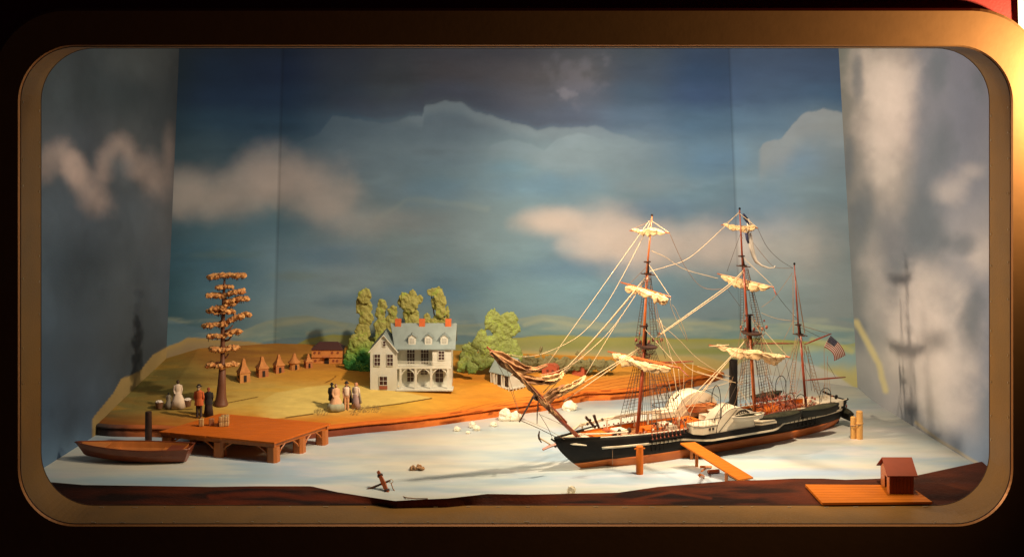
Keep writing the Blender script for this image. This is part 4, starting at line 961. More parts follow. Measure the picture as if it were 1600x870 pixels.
B().box((-.5 * sc, -.006, hB * .52), (12 * sc, .012, hB * .05)).build('porch_roof', mud2, bn)
hutr = mat('red_hut_paint', (0.38, 0.075, 0.03), 0.6, nscale=50, namt=.3); hutr2 = mat('red_hut_roof', (0.42, 0.10, 0.045), 0.6, nscale=50)
def redhut(x0, x1, yt, yb, label, wins):
    b = L((x0 + x1) / 2, yb - 1.5); Yd = b.y + CD; sc = Yd / F; w = (x1 - x0) * sc * .86; h = (yb - yt) * sc; d = .035; rz = math.radians(-20)
    t = thing('red_hut', label, 'hut', b, rz, 'small red huts')
    prof = [(-.5, 0), (-.5, .66), (-.36, .90), (-.18, .985), (.18, .985), (.36, .90), (.5, .66), (.5, 0)]
    B().prism([Vector((x * w, -.0, z * h)) for x, z in prof], (0, d, 0)).build('wall', hutr, t)
    top = prof[1:-1]; out = [Vector((x * w * 1.05, -.0012, z * h)) for x, z in top] + [Vector((x * w * .97, -.0012, z * h - .0014)) for x, z in reversed(top)]
    B().prism([Vector((p.x, p.y, p.z + .0010)) for p in out], (0, d + .0024, 0)).build('roof', hutr2, t)
    for x, z, s in wins: 
        f_ = B().box((x * w, -.0008, z * h), (s * w, .0018, s * w * .75)).build('window', dark, t)
        for k in (-1, 1): B().box((x * w + k * s * w * .0, -.0018, z * h + k * s * w * .12), (s * w, .0006, .0006)).build('bar', hutr, f_)
redhut(844, 873, 570, 588, 'red hut half hidden behind the furled jib sail', [(-.12, .42, .14), (.22, .42, .14)])
redhut(892, 915, 571, 588.5, 'red hut standing clear, right of the other red hut', [(.1, .55, .26)])

# ================================================================== WHITE HOUSE
def win(root, c, w, h, nx, nz, glass=dark, frame_t=.0012, depth=.002, name='window'):
    """window facing -y, centre c on the wall plane"""
    c = Vector(c); pane = B().box(c + Vector((0, -.0006, 0)), (w, .0016, h)).build(name, glass, root)
    m = B()
    for i in range(nx + 1): m.box(c + Vector((-w / 2 + w * i / nx, -.0018, 0)), (frame_t * (1.1 if i in (0, nx) else .8), .0012, h + frame_t))
    for j in range(nz + 1): m.box(c + Vector((0, -.0022, -h / 2 + h * j / nz)), (w, .0012, frame_t * (1.1 if j in (0, nz) else .8)))
    m.build('frame', housew, pane); return pane
hb = L(598, 609.5); YH = hb.y + CD; sc = YH / F
H = thing('white_house', 'two-storey white plantation house with grey roof, dormers and an arched porch', 'house', W(578.5, 608, YH)); H.location.z = hb.z
gl = mat('window_dark_red', (0.05, 0.016, 0.012), 0.3); doorm = mat('door_red_brown', (0.34, 0.10, 0.05), 0.6, nscale=60)
ww, wd = 41.5 * sc, .075
he = 61.5 * sc; hpk = 86 * sc
B().prism([Vector((0, 0, -.004)), Vector((ww, 0, -.004)), Vector((ww, 0, he)), Vector((ww / 2, 0, hpk)), Vector((0, 0, he))], (0, wd + .02, 0)).build('gable_wing', housew, H)
def px2(x): return (x - 578.5) * sc
def pz2(y): return (608 - y) * sc
for cx, cy, w, h, nx, nz in ((589.5, 560.5, 9.5, 18, 2, 3), (609.5, 560.5, 9.5, 18, 2, 3)): win(H, (px2(cx), 0, pz2(cy)), w * sc, h * sc, nx, nz, gl)
win(H, (px2(600.5), 0, pz2(535)), 4.8 * sc, 8.5 * sc, 1, 2, gl)
d_ = win(H, (px2(599), 0, pz2(593)), 12.5 * sc, 14 * sc, 2, 2, gl); B().box((px2(599), -.0008, pz2(603)), (12.5 * sc, .0022, 6.5 * sc)).build('door', doorm, H)
# main block, recessed porch
yf = .006; mx0, mx1 = ww, px2(705); md = .085; mh = pz2(545)
yw = yf + .030        # back wall of porch
xr = px2(675.5)
B().box(((mx0 + mx1) / 2, yw + md / 2, (mh - .004) / 2), (mx1 - mx0, md, mh + .004)).build('main_wall', housew, H)
zfl = pz2(573.5)
B().box(((xr + mx1) / 2, (yf + yw) / 2 - .0006, (zfl + mh) / 2), (mx1 - xr, yw - yf, mh - zfl)).build('upper_room', housew, H)
B().box(((mx0 + mx1) / 2, (yf + yw) / 2, zfl), (mx1 - mx0, yw - yf + .002, 3.2 * sc)).build('balcony_floor', housew, H)
B().box(((mx0 + mx1) / 2 + .002, (yf + yw) / 2 - .004, .0008), (mx1 - mx0 + .006, yw - yf + .014, .0036)).build('porch_step', housew, H)
cols = (625.5, 649.3, 673.5, 700)
for x in cols: B().box((px2(x), yf + .002, zfl / 2), (3.4 * sc, .005, zfl)).build('column', housew, H)
for a, b_ in zip(cols[:-1], cols[1:]):
    for x, s in ((a, 1), (b_, -1)):
        B().tube([Vector((px2(x) + s * 1.2 * sc, yf + .002, pz2(585))), Vector((px2(x) + s * 4.5 * sc, yf + .002, pz2(579.5))), Vector((px2(x) + s * 10 * sc, yf + .002, pz2(575.5)))], .0016, 5).build('brace', housew, H)
for x, w, z0, z1 in ((640, 11, 576, 599), (661.5, 12, 577, 588), (685.5, 13, 577, 600)): win(H, (px2(x), yw, pz2((z0 + z1) / 2)), w * sc, (z1 - z0) * sc, 2, 3, gl)
B().box((px2(661.5), yw - .0006, pz2(597)), (10 * sc, .002, 14 * sc)).build('door', housew, H)
for x, w in ((640.5, 12.5), (662.5, 12.5)): win(H, (px2(x), yw, pz2(558)), w * sc, 26 * sc, 3, 3, gl)
win(H, (px2(689.5), yf - .0006, pz2(554)), 9.5 * sc, 14 * sc, 2, 3, gl)
m = B(); m.box(((mx0 + xr) / 2, yf + .001, pz2(564)), (xr - mx0, .0022, .0014)); m.box(((mx0 + xr) / 2, yf + .001, pz2(571)), (xr - mx0, .0018, .0012))
for i in range(22): m.box((mx0 + (xr - mx0) * (i + .5) / 22, yf + .001, pz2(567.5)), (.0008, .0008, 7.5 * sc))
m.build('balcony_railing', housew, H)
m = B()
for x in range(3): pass
# siding lines on the upper room
m = B()
for k in range(1, 7): m.box(((xr + mx1) / 2, yf - .0008, zfl + (mh - zfl) * k / 7), (mx1 - xr, .0005, .0003))
m.build('siding', housew, H)
# roofs
rz0, rz1 = pz2(543.5), pz2(509.5); yr = yw + md * .32
def slab(pts, th, name, mm, root): B().hexa([Vector(p) - Vector((0, 0, th)) for p in pts] + [Vector(p) for p in pts]).build(name, mm, root)
slab([(px2(617), yf - .006, rz0), (px2(711.5), yf - .006, rz0), (px2(712.5), yr, rz1), (px2(607), yr, rz1)], .0025, 'roof', roofg, H)
slab([(px2(607), yr + .0005, rz1), (px2(712.5), yr + .0005, rz1), (px2(711.5), yw + md + .006, rz0), (px2(607), yw + md + .006, rz0)], .0025, 'roof', roofg, H)
gy0, gy1 = -.006, .10; z0g = pz2(547) - .0005; 
slab([(-.004, gy0, z0g - .001), (ww / 2, gy0, hpk + .0022), (ww / 2, gy1, hpk + .0022), (-.004, gy1, z0g - .001)], .0022, 'gable_roof', roofg, H)
slab([(ww + .004, gy0, z0g - .001), (ww / 2 + .0003, gy0, hpk + .0022), (ww / 2 + .0003, gy1, hpk + .0022), (ww + .004, gy1, z0g - .001)], .0022, 'gable_roof', roofg, H)
for s in (1, -1):
    B().prism([Vector((ww / 2 + s * (ww / 2 + .003), gy0 - .0008, z0g - .0035)), Vector((ww / 2, gy0 - .0008, hpk - .0008)), Vector((ww / 2, gy0 - .0008, hpk + .0022)), Vector((ww / 2 + s * (ww / 2 + .005), gy0 - .0008, z0g - .0010))], (0, .0007, 0)).build('bargeboard', housew, H)
# side gable of main block
B().prism([Vector((mx1 - .0012, yf + .0, mh)), Vector((mx1 - .0012, yw + md, mh)), Vector((mx1 - .0012, yr, rz1 - .003))], (.0011, 0, 0)).build('end_gable', housew, H)
for x in (619.3, 657.3, 699): 
    c = B().box((px2(x), yr - .001, pz2(509)), (9.4 * sc, .016, 12 * sc)).build('chimney', brickr, H)
sl = (rz1 - rz0) / (yr - yf + .006)
for x in (643.5, 669, 693.8):
    w = 11.5 * sc; zb = pz2(537.5); zt = pz2(526.5); zp = pz2(522.3); y0 = (zb - rz0) / sl + yf - .006; y1 = (zp - rz0) / sl + yf - .006 + .004
    dm = B().prism([Vector((px2(x) - w / 2, y0 - .0005, zb - .002)), Vector((px2(x) + w / 2, y0 - .0005, zb - .002)), Vector((px2(x) + w / 2, y0 - .0005, zt)), Vector((px2(x), y0 - .0005, zp)), Vector((px2(x) - w / 2, y0 - .0005, zt))], (0, y1 - y0, 0)).build('dormer', housew, H)
    for s in (-1, 1):
        B().hexa([Vector((px2(x), y0 - .003, zp + .0002)), Vector((px2(x) + s * (w / 2 + .003), y0 - .003, zt - .0022)), Vector((px2(x) + s * (w / 2 + .003), y1, zt - .0022)), Vector((px2(x), y1, zp + .0002)),
                  Vector((px2(x), y0 - .003, zp + .0020)), Vector((px2(x) + s * (w / 2 + .003), y0 - .003, zt - .0004)), Vector((px2(x) + s * (w / 2 + .003), y1, zt - .0004)), Vector((px2(x), y1, zp + .0020))]).build('dormer_roof', roofg, dm)
    B().box((px2(x), y0 - .0006, (zb + zt) / 2 + .0004), (w * .62, .0012, (zt - zb) * .72)).build('pane', mat('shutter_grey', (.45, .45, .40), .6) if x < 650 else bpy.data.materials['shutter_grey'], dm)
    B().box((px2(x), y0 - .0014, (zb + zt) / 2 + .0004), (.0007, .0008, (zt - zb) * .72)).box((px2(x), y0 - .0014, (zb + zt) / 2 + .0004), (w * .62, .0008, .0007)).build('mullion', housew, dm)
# outbuilding on piers
b2 = L(797.5, 611.5); Yo = b2.y + CD; sc = Yo / F
O = thing('white_outbuilding', 'small white outbuilding on short piers behind the end of the jib boom', 'outbuilding', b2, math.radians(-48))
La, Lb = .082, .056; ph = 4.5 * sc; hw = 25 * sc; hp = 50 * sc   # La: long side along local -x
B().box((-La / 2, Lb / 2, ph + (hw - ph) / 2), (La - .006, Lb - .006, hw - ph)).build('wall', housew, O)
B().box((-La / 2, Lb / 2, ph - .0012), (La + .002, Lb + .002, .0028)).build('floor_slab', housew, O)
for i in range(7): B().box((-La + La * (i + .5) / 7, .001, (ph - .0025) / 2 - .001), (.0035, .004, ph)).build('pier', housew, O)
for i in range(4): B().box((-.001, Lb * (i + .7) / 4.4, (ph - .0025) / 2 - .001), (.004, .0035, ph)).build('pier', housew, O)
for x, w in ((-.60, .16), (-.22, .16)): B().box((La * x, .0022, ph + (hw - ph) * .5), (La * w, .002, (hw - ph) * .86)).build('doorway', dark, O)
for x in (-.98, -.80, -.42, -.02): B().box((La * x, .0006, ph + (hw - ph) / 2), (.0042, .0042, hw - ph)).build('column', housew, O)
for s in (0, 1):
    y0, y1 = (-.004, Lb / 2) if s == 0 else (Lb + .004, Lb / 2)
    slab([(-La - .003, y0, hw - .001), (.003, y0, hw - .001), (.003, y1, hp), (-La - .003, y1, hp)], .002, 'roof', roofg, O)
for x in (-La + .001, -.0012): B().prism([Vector((x, .001, hw)), Vector((x, Lb - .001, hw)), Vector((x, Lb / 2, hp - .0026))], (.001, 0, 0)).build('gable_end', housew, O)

# ================================================================== PEOPLE (small figurines)
def vox(o, s):
    r = o.modifiers.new('r', 'REMESH'); r.mode = 'VOXEL'; r.voxel_size = s; r.use_smooth_shade = True
def person(label, px, py, hpx, look=0.0, sk=skin, coat=None, coat_to=.48, trousers=None, skirt=None, skirt_w=.20, hat=None, bonnet=None, hair=None, on=None, Yd=None, dock=False, pose='stand', grp=None, cape=None, vest=None):
    b = Wz(px, py, DZ) if dock else L(px, py)
    h = hpx * (b.y + CD) / F; t = thing('person', label, 'person', b, look, grp); sit = pose == 'sit'
    k = h if not sit else h * 1.0
    # continuous body: legs, trunk, neck, head with a face, arms with hands
    m = B(); hz_ = .935 * k
    m.blob((0, 0, hz_), (.048 * k, .056 * k, .066 * k), .0, nu=12, nv=10); m.blob((0, -.057 * k, hz_ - .006 * k), (.010 * k, .014 * k, .014 * k), 0, nu=6, nv=5)
    for s in (-1, 1): m.blob((s * .050 * k, .004 * k, hz_ - .004 * k), (.010 * k, .014 * k, .018 * k), 0, nu=6, nv=5)
    m.tube([(0, .004 * k, .90 * k), (0, .004 * k, .80 * k)], .027 * k, 8)
    m.loft([[Vector((a * math.cos(q), b_ * math.sin(q), z * k)) for q in [2 * math.pi * i / 12 for i in range(12)]] for a, b_, z in ((.05 * k, .04 * k, .845), (.105 * k, .06 * k, .81), (.10 * k, .065 * k, .70), (.082 * k, .055 * k, .60), (.095 * k, .062 * k, .52), (.085 * k, .06 * k, .47))])
    for s in (-1, 1):
        if not sit: m.tube([(s * .048 * k, 0, .50 * k), (s * .05 * k, -.004 * k, .27 * k), (s * .052 * k, .004 * k, .03 * k)], [.052 * k, .036 * k, .024 * k], 8); m.blob((s * .052 * k, -.03 * k, .016 * k), (.026 * k, .055 * k, .018 * k), 0, nu=8, nv=6)
        bend = -.03 if s > 0 else -.06
        m.tube([(s * .108 * k, 0, .80 * k), (s * .135 * k, .004 * k, .64 * k), (s * .105 * k, bend * k, .50 * k)], [.032 * k, .025 * k, .018 * k], 8)
        m.blob((s * .102 * k, (bend - .012) * k, .475 * k), (.018 * k, .014 * k, .030 * k), 0, nu=8, nv=6)
        for f_ in range(4): m.tube([(s * (.090 + f_ * .008) * k, (bend - .016) * k, .462 * k), (s * (.088 + f_ * .008) * k, (bend - .026) * k, (.437 - (f_ == 3) * -.008) * k)], .0042 * k, 5)
        m.tube([(s * .086 * k, (bend - .014) * k, .485 * k), (s * .078 * k, (bend - .028) * k, .466 * k)], .005 * k, 5)
    o = m.build('body', sk, t, smooth=True); vox(o, .0065 * k)
    def ringz(a, b_, z, dx=0, dy=0, n_=14, rip=0): return [Vector((dx * k + a * k * math.cos(q) * (1 + rip * math.sin(q * 5)), dy * k + b_ * k * math.sin(q) * (1 + rip * math.sin(q * 5 + 1)), z * k)) for q in [2 * math.pi * i / n_ for i in range(n_)]]
    if trousers:
        m = B()
        for s in (-1, 1): m.tube([(s * .047 * k, 0, .52 * k), (s * .052 * k, -.004 * k, .28 * k), (s * .056 * k, .002 * k, .035 * k)], [.060 * k, .047 * k, .040 * k], 10)
        m.lathe((0, 0, .46 * k), [(.10 * k, 0), (.10 * k, .08 * k)], 12, sy=.65); o = m.build('trousers', trousers, t, smooth=True); vox(o, .008 * k)
    if skirt: B().loft([ringz(.085, .062, .60, n_=30), ringz(.11, .085, .54, n_=30), ringz(skirt_w * .82, skirt_w * .62, .30, rip=.03, n_=30), ringz(skirt_w, skirt_w * .75, .005, rip=.05, n_=30)]).build('skirt', skirt, t, smooth=True)
    if vest: B().loft([ringz(.07, .055, .835), ringz(.112, .070, .80), ringz(.106, .073, .70), ringz(.092, .066, .58), ringz(.105, .070, .50)]).build('waistcoat', vest, t, smooth=True)
    if coat:
        m = B(); m.loft([ringz(.045, .042, .868, dy=.006), ringz(.115, .068, .822, dy=.006), ringz(.122, .078, .72, dy=.006), ringz(.108, .072, .60, dy=.006), ringz(.135, .088, .50, dy=.006), ringz(.15, .10, coat_to, dy=.006)])
        for s in (-1, 1): m.tube([(s * .108 * k, 0.004 * k, .815 * k), (s * .14 * k, .008 * k, .65 * k), (s * .112 * k, (-.02 if s > 0 else -.05) * k, .525 * k)], [.042 * k, .036 * k, .028 * k], 9)
        o = m.build('coat', coat, t, smooth=True); vox(o, .009 * k)
    if cape:
        m = B(); m.loft([[Vector((dx * k + a * k * math.cos(q), b_ * k * math.sin(q) + .02 * k, z * k)) for q in [-.5 + (math.pi + 1.0) * i / 12 for i in range(13)]] for a, b_, z, dx in ((.06, .05, .87, 0), (.13, .09, .80, .01), (.15, .12, .55, .03), (.19, .15, .22, .05))], closed=False, cap=False)
        o = m.build('cape', cape, t, smooth=True); sd = o.modifiers.new('s', 'SOLIDIFY'); sd.thickness = .012 * k
    if hair: B().blob((0, .024 * k, hz_ + .020 * k), (.055 * k, .050 * k, .056 * k), .1, 4, 12, 9, flat=None).blob((0, .05 * k, hz_ - .04 * k), (.035 * k, .03 * k, .045 * k), .1, 4, 10, 8).build('hair', hair, t, smooth=True)
    if hat: B().lathe((0, .004 * k, .975 * k), [(.092 * k, -.006 * k), (.095 * k, .002 * k), (.054 * k, .006 * k), (.055 * k, .03 * k), (.047 * k, .062 * k), (.03 * k, .066 * k)], 14).build('hat', hat, t)
    if bonnet: B().lathe((0, .030 * k, hz_ - .01 * k), [(.050 * k, -.06 * k), (.066 * k, -.02 * k), (.072 * k, .03 * k), (.056 * k, .068 * k), (.02 * k, .082 * k)], 14).build('bonnet', bonnet, t, smooth=True)
    return t
def cl(name, c): return mat(name, c, .8, nscale=150, namt=.35)
c_blk, c_or, c_wh, c_pk, c_tan, c_gry, c_lil, c_hoop, c_drk = cl('cloth_black', (.02, .016, .018)), cl('cloth_orange', (.62, .13, .03)), cl('cloth_cream', (.80, .64, .50)), cl('cloth_peach', (.72, .42, .24)), cl('cloth_tan', (.66, .34, .16)), cl('cloth_grey', (.30, .26, .20)), cl('cloth_lilac', (.42, .28, .26)), cl('cloth_hoop_grey', (.36, .36, .24)), cl('cloth_dark_check', (.06, .035, .03))
hairm = cl('hair_black', (.012, .008, .007))
G = 'people strolling on the mound'
person('man in black coat and round hat, leftmost of the four strollers, back turned', 518.5, 636, 37, math.pi, coat=c_blk, coat_to=.30, trousers=c_blk, hat=c_blk, hair=hairm, grp=G)
w1 = person('woman in a peach dress with a wide grey hoop skirt, between the two hatted men', 525, 641, 41, .5, coat=c_pk, coat_to=.42, skirt=c_pk, skirt_w=.30, hair=hairm, grp=G)
k = .041 * 0 + 41 * (w1.location.y + CD) / F
B().loft([[Vector((a * k * math.cos(q) * (1 + .04 * math.sin(q * 7)), a * k * .7 * math.sin(q) * (1 + .04 * math.sin(q * 7)), z * k)) for q in [2 * math.pi * i / 36 for i in range(36)]] for a, z in ((.27, .28), (.335, .20), (.35, .004))]).build('hoop_skirt', c_hoop, w1, smooth=True)
person('man in a wide-brimmed black hat, dark coat, pale waistcoat and tan trousers', 541.5, 640, 43, 0, coat=None, vest=c_wh, trousers=c_tan, hat=c_blk, cape=c_blk, grp=G)
person('woman in a straw bonnet with lilac skirt and long grey cape, rightmost stroller', 556, 638, 40, -.3, coat=c_wh, coat_to=.50, skirt=c_lil, skirt_w=.20, bonnet=cl('straw_bonnet', (.60, .25, .12)), cape=c_gry, grp=G)
G2 = 'couple at the dock edge'
person('man in an orange coat and small black hat, seen from behind by the dock', 311, 653, 51, math.pi - .1, coat=c_or, coat_to=.40, trousers=c_drk, hat=c_blk, hair=cl('hair_white', (.55, .42, .28)), grp=G2)
person('woman in a long black dress holding the arm of the man in orange', 326, 650, 45, math.pi + .1, coat=c_blk, coat_to=.42, skirt=cl('cloth_brown_black', (.045, .022, .018)), skirt_w=.17, hair=cl('hair_auburn', (.30, .07, .03)), bonnet=None, grp=G2)
G3 = 'field workers with the cotton baskets'
person('dark-skinned woman in a pale dress and apron standing between two cotton baskets', 278, 637, 43, .2, sk=skin_dk, coat=c_wh, coat_to=.52, skirt=c_wh, skirt_w=.27, hair=hairm, grp=G3)
person('child in a grey smock crouching beside the left cotton basket', 263.5, 638, 25, math.pi, sk=skin_dk, coat=c_gry, coat_to=.30, skirt=c_gry, skirt_w=.26, hair=hairm, grp=G3)
bas = mat('basket_weave', (.20, .09, .04), .8, nscale=260, namt=.6, bump=.6, bscale=400); cot = mat('cotton', (.85, .75, .65), .95, nscale=80, bump=.6, bscale=200)
for x, y, lab in ((249, 637.5, 'left woven basket heaped with white cotton, beside the child'), (293, 634, 'right woven basket heaped with white cotton, beside the man in orange')):
    b = L(x, y); sc = (b.y + CD) / F; t = thing('cotton_basket', lab, 'basket', b, group='cotton baskets')
    B().lathe((0, 0, 0), [(5 * sc, 0), (6.4 * sc, 9.5 * sc), (6.6 * sc, 10 * sc), (5.6 * sc, 9.6 * sc)], 18).build('basket', bas, t); B().blob((0, 0, 9.4 * sc), (5.8 * sc, 5.8 * sc, 3.2 * sc), .3, 3, 14, 9, seed=x).build('cotton', cot, t)
# dry grass tufts round the strollers
m = B(); rg = random.Random(3)
for i in range(260):
    x = rg.choice([rg.uniform(491, 512), rg.uniform(550, 595), rg.uniform(545, 592)]); y = rg.uniform(640, 649) - (4 if x > 560 else 0); p_ = L(x, y); h = rg.uniform(2, 7) * .0018; lean = rg.uniform(-.004, .007)
    m.add([p_ + Vector((-.0005, 0, 0)), p_ + Vector((.0005, 0, 0)), p_ + Vector((lean, rg.uniform(-.001, .001), h))], [(0, 1, 2)])
o = m.build('grass', mat('dry_grass', (.20, .13, .05), .8, col2=(.38, .28, .12), nscale=100), recalc=False); tag(o, 'dry grass tufts at the feet of the strollers', 'grass', kind='stuff')

# ================================================================== STEAMSHIP
SA_ = math.radians(30); ux, uy = math.cos(SA_), math.sin(SA_)
S0x, S0y = 0.172, 3.137           # forefoot, (X, distance)
ship = thing('paddle_steamer', 'black and copper three-masted model paddle steamship with furled cream sails', 'ship', (S0x, S0y - CD, 0), SA_)
# local coords: x aft along the keel, y to the far side, z up
def Lb(px, py, b=0.0):             # photo px -> local point on the plane y=-b (b>0 towards the camera)
    r, s = (px - VX) / F, (py - VY) / F
    a = (r * (S0y - uy * 0 - ux * b) - S0x - uy * b) / (ux - uy * r)
    Yd = S0y + uy * a - ux * b
    return Vector((a, -b, CAMZ - s * Yd))
def La_(px, py, a):                # photo px -> local point on the plane x=a
    r, s = (px - VX) / F, (py - VY) / F
    X0, Y0 = S0x + ux * a, S0y + uy * a
    b = (r * Y0 - X0) / (uy + ux * r); Yd = Y0 - ux * b
    return Vector((a, -b, CAMZ - s * Yd))
def pos(a, b, z): return Vector((a, -b, z))
# --- hull form
def halfbeam(a):
    t = max(0.0, (a + .076) / (.80 + .076))
    if t < .34: w = .056 * math.sin(t / .34 * math.pi / 2) ** .72
    elif t < .72: w = .056
    else: w = .056 * (1 - .55 * ((t - .72) / .28) ** 2.2)
    return max(w, .0012)
def wl(a):
    if a < 0: return .0006
    t = a / .785
    if t < .3: w = .050 * math.sin(t / .3 * math.pi / 2) ** .9
    elif t < .68: w = .050
    else: w = .050 * (1 - .93 * ((t - .68) / .32) ** 1.7)
    return max(w, .0008)
def sheer(a):
    t = (a + .076) / .876; return .068 + .010 * (1 - t) ** 3 - .002 * math.sin(t * math.pi) + .008 * max(0, t - .6) ** 1.4
A_ = [-.076 + .876 * (i / 60) for i in range(61)]
def stem_a(a, z):                 # stations near the bow rake forward with height
    if a < .06: 
        k = (.06 - a) / .136; low = .004
        return a + (1 - min(z / .072, 1.0)) ** 1.9 * .072 * k ** .8 + .012 * k * math.sin(math.pi * min(z / .072, 1.0)) * .6
    if a > .72:
        k = (a - .72) / .08; return a - (1 - min(z / .07, 1)) * .022 * k
    return a
def hw_at(a, z):
    w0, w1 = wl(max(a, 0)) if a > .0 else .0006, halfbeam(a); t = max(0.0, min(z / .058, 1.0))
    if a < .06: w0 = w1 * .25
    return w0 + (w1 - w0) * (math.sin(t * math.pi / 2) ** .8)
zs = [0, .006, .013, .0205]; 
def band(z0f, z1f, n, off=0.0, a0=-.076, a1=.80, thick=0):
    rows = []
    for a in A_:
        if a < a0 or a > a1: continue
        r = []
        for k in range(n + 1):
            z = z0f(a) + (z1f(a) - z0f(a)) * k / n; r.append((a, z))
        rows.append(r)
    return rows
def hull_band(name, z0f, z1f, n, mm, off=0.0, a0=-.076, a1=.80):
    m = B()
    for s in (1, -1):
        R_ = [[pos(stem_a(a, z), s * (hw_at(a, z) + off), z) for a, z in r] for r in band(z0f, z1f, n, off, a0, a1)]
        m.loft(R_, closed=False, cap=False)
    # transom
    if a1 >= .80:
        a = A_[-1]; r = band(z0f, z1f, n)[-1]; vs = [pos(stem_a(a, z), (hw_at(a, z) + off), z) for a_, z in r] + [pos(stem_a(a, z), -(hw_at(a, z) + off), z) for a_, z in reversed(r)]
        m.add(vs, [tuple(range(len(vs)))])
    o = m.build(name, mm, ship, smooth=True, recalc=False); sd = o.modifiers.new('s', 'SOLIDIFY'); sd.thickness = .0016; sd.offset = 0; return o
WLf = lambda a: .0215 - .0045 * max(0, 1 - (a + .02) / .12) ** 1.2 * (a < .1)
hull_band('lower_hull', lambda a: -.002, WLf, 4, hull_or)
hull_band('upper_hull', WLf, sheer, 6, blackm)
hull_band('white_stripe', lambda a: .0445 + (sheer(a) - .068) * .5, lambda a: .0495 + (sheer(a) - .068) * .5, 1, white, .0014, .02, .25)
hull_band('white_stripe', lambda a: .0435 + (sheer(a) - .068) * .5, lambda a: .0490 + (sheer(a) - .068) * .5, 1, white, .0014, .53, .79)
m = B()
for s in (1, -1): m.tube([pos(stem_a(a, sheer(a)), s * halfbeam(a), sheer(a) + .0008) for a in A_ if a > .02], .0016, 6)
m.build('cap_rail', white, ship)
m = B()
for s in (1, -1): m.tube([pos(stem_a(a, sheer(a)), s * halfbeam(a), sheer(a) + .0008) for a in A_ if a <= .035], .0020, 6)
m.build('cap_rail', blackm, ship)
# deck
dz = lambda a: sheer(a) - .012
R_ = [[pos(max(a, stem_a(a, dz(a))), k * (halfbeam(a) - .0012), dz(a) + .0012 * (1 - k * k)) for k in (-1, -.5, 0, .5, 1)] for a in A_ if a > -.055]
B().loft(R_, closed=False, cap=False).build('deck', decks, ship, recalc=False)
B().loft([[pos(a, s_ * k, .0) for s_, k in ((1, .004), (1, .0), (-1, .0), (-1, .004))] for a in (.02, .75)]).build('keel', wood_dk, ship)
# bulwark inner lining
for s in (1, -1):
    B().loft([[pos(a, s * (halfbeam(a) - .0022), dz(a)), pos(a, s * (halfbeam(a) - .0022), sheer(a) - .0004)] for a in A_ if a > 0], closed=False, cap=False).build('bulwark', wood_or, ship, recalc=False)
# stem head, knee, forecastle
B().tube([pos(.012, 0, .004), pos(-.012, 0, .022), pos(-.040, 0, .045), pos(-.068, 0, .066), pos(-.085, 0, .078)], [.0022, .0024, .0026, .003, .0022], 6).build('stem', blackm, ship)
B().tube([pos(-.060, .004, .0665), pos(-.030, .020, .063), pos(-.01, .033, .061)], [.0026, .0026, .0012], 5).build('trail_board', white, ship)
m = B(); R_ = [[pos(stem_a(a, sheer(a)), k * (halfbeam(a) - .002), sheer(a) - .0015) for k in (-1, 0, 1)] for a in A_ if -.07 < a < .02]; m.loft(R_, closed=False, cap=False); m.build('forecastle_deck', white, ship, recalc=False)
# pale skid rails over the fore deck
for b_, z in ((.045, .094), (.052, .088)):
    B().tube([pos(-.015, -b_ * .55, z - .012), pos(.02, -b_ * .9, z - .004), pos(.10, -b_, z), pos(.20, -b_, z + .001), pos(.26, -b_, z - .002)], .0022, 5).build('bulwark_rail', white, ship)
for a in (-.005, .03, .06, .10, .14, .18, .22): B().box(pos(a, -.047 if a > .02 else -.030, .076), (.003, .003, .026)).build('stanchion', white, ship)
B().tube([pos(-.02, .012, .083), pos(.01, .026, .083), pos(.05, .036, .081), pos(.10, .040, .080)], .0020, 5).build('bulwark_rail', white, ship)
rs = random.Random(21)
# deck furniture
def dbox(a, b, z, la, lb, lh, mm, name): return B().box(pos(a, b, z + lh / 2), (la, lb, lh)).build(name, mm, ship, bevel=.0008)
for a, b, la, lb, lh, mm, nm in ((.045, 0, .045, .045, .012, wood_or, 'hatch'), (.105, -.005, .03, .03, .016, white, 'hatch'), (.19, 0, .04, .035, .013, wood_or, 'hatch'), (.235, .01, .025, .05, .018, white, 'companionway'),
                                 (.30, 0, .05, .05, .020, wood_or, 'deckhouse'), (.385, 0, .06, .045, .022, white, 'deckhouse'), (.49, 0, .03, .06, .016, white, 'deckhouse'), (.565, 0, .06, .04, .014, wood_or, 'skylight'), (.63, 0, .03, .05, .018, wood_red, 'skylight'), (.735, 0, .045, .045, .012, white, 'skylight')):
    dbox(a, b, dz(a), la, lb, lh, mm, nm)
wl_ = B().tube([pos(.075, -.022, dz(.07) + .012), pos(.075, .022, dz(.07) + .012)], .006, 10).build('windlass', wood_red, ship)
for s in (-1, 1): B().box(pos(.075, s * .024, dz(.07) + .009), (.007, .003, .018)).build('windlass_bitt', wood_dk, ship)
# anchor beams (catheads) and anchor flukes standing on the forecastle
for p0, p1 in (((930, 668), (915, 651)), ((936, 668), (928, 648))):
    q0, q1 = Lb(*p0, -.005), Lb(*p1, -.005); B().tube([q0, q0.lerp(q1, .55) + Vector((-.002, 0, .002)), q1, q1 + Vector((.003, 0, -.004))], [.0028, .0032, .0034, .0024], 6).build('timber_head', wood_dk, ship)
for x, y in ((918, 662), (922, 656), (941, 655)): B().blob(Lb(x, y, -.002), (.0034, .0034, .0034), .3, nu=8, nv=6, seed=x).build('block', wood_dk, ship)
for (x0, y0, x1, y1) in ((968, 672, 958, 689), (983, 670, 984, 689)): 
    q = Lb(x0, y0 + 2, .035); B().blob(q, (.0055, .004, .0065), .5, 3, 9, 7, seed=x0).build('gun', wood_dk, ship)
for i in range(9):
    a = .09 + .018 * i; q = pos(a, .02 + .02 * rs.random(), dz(a) + .006); B().blob(q, (.005, .004, .006), .5, 3, 8, 6, seed=i).build('barrel', wood_red, ship)
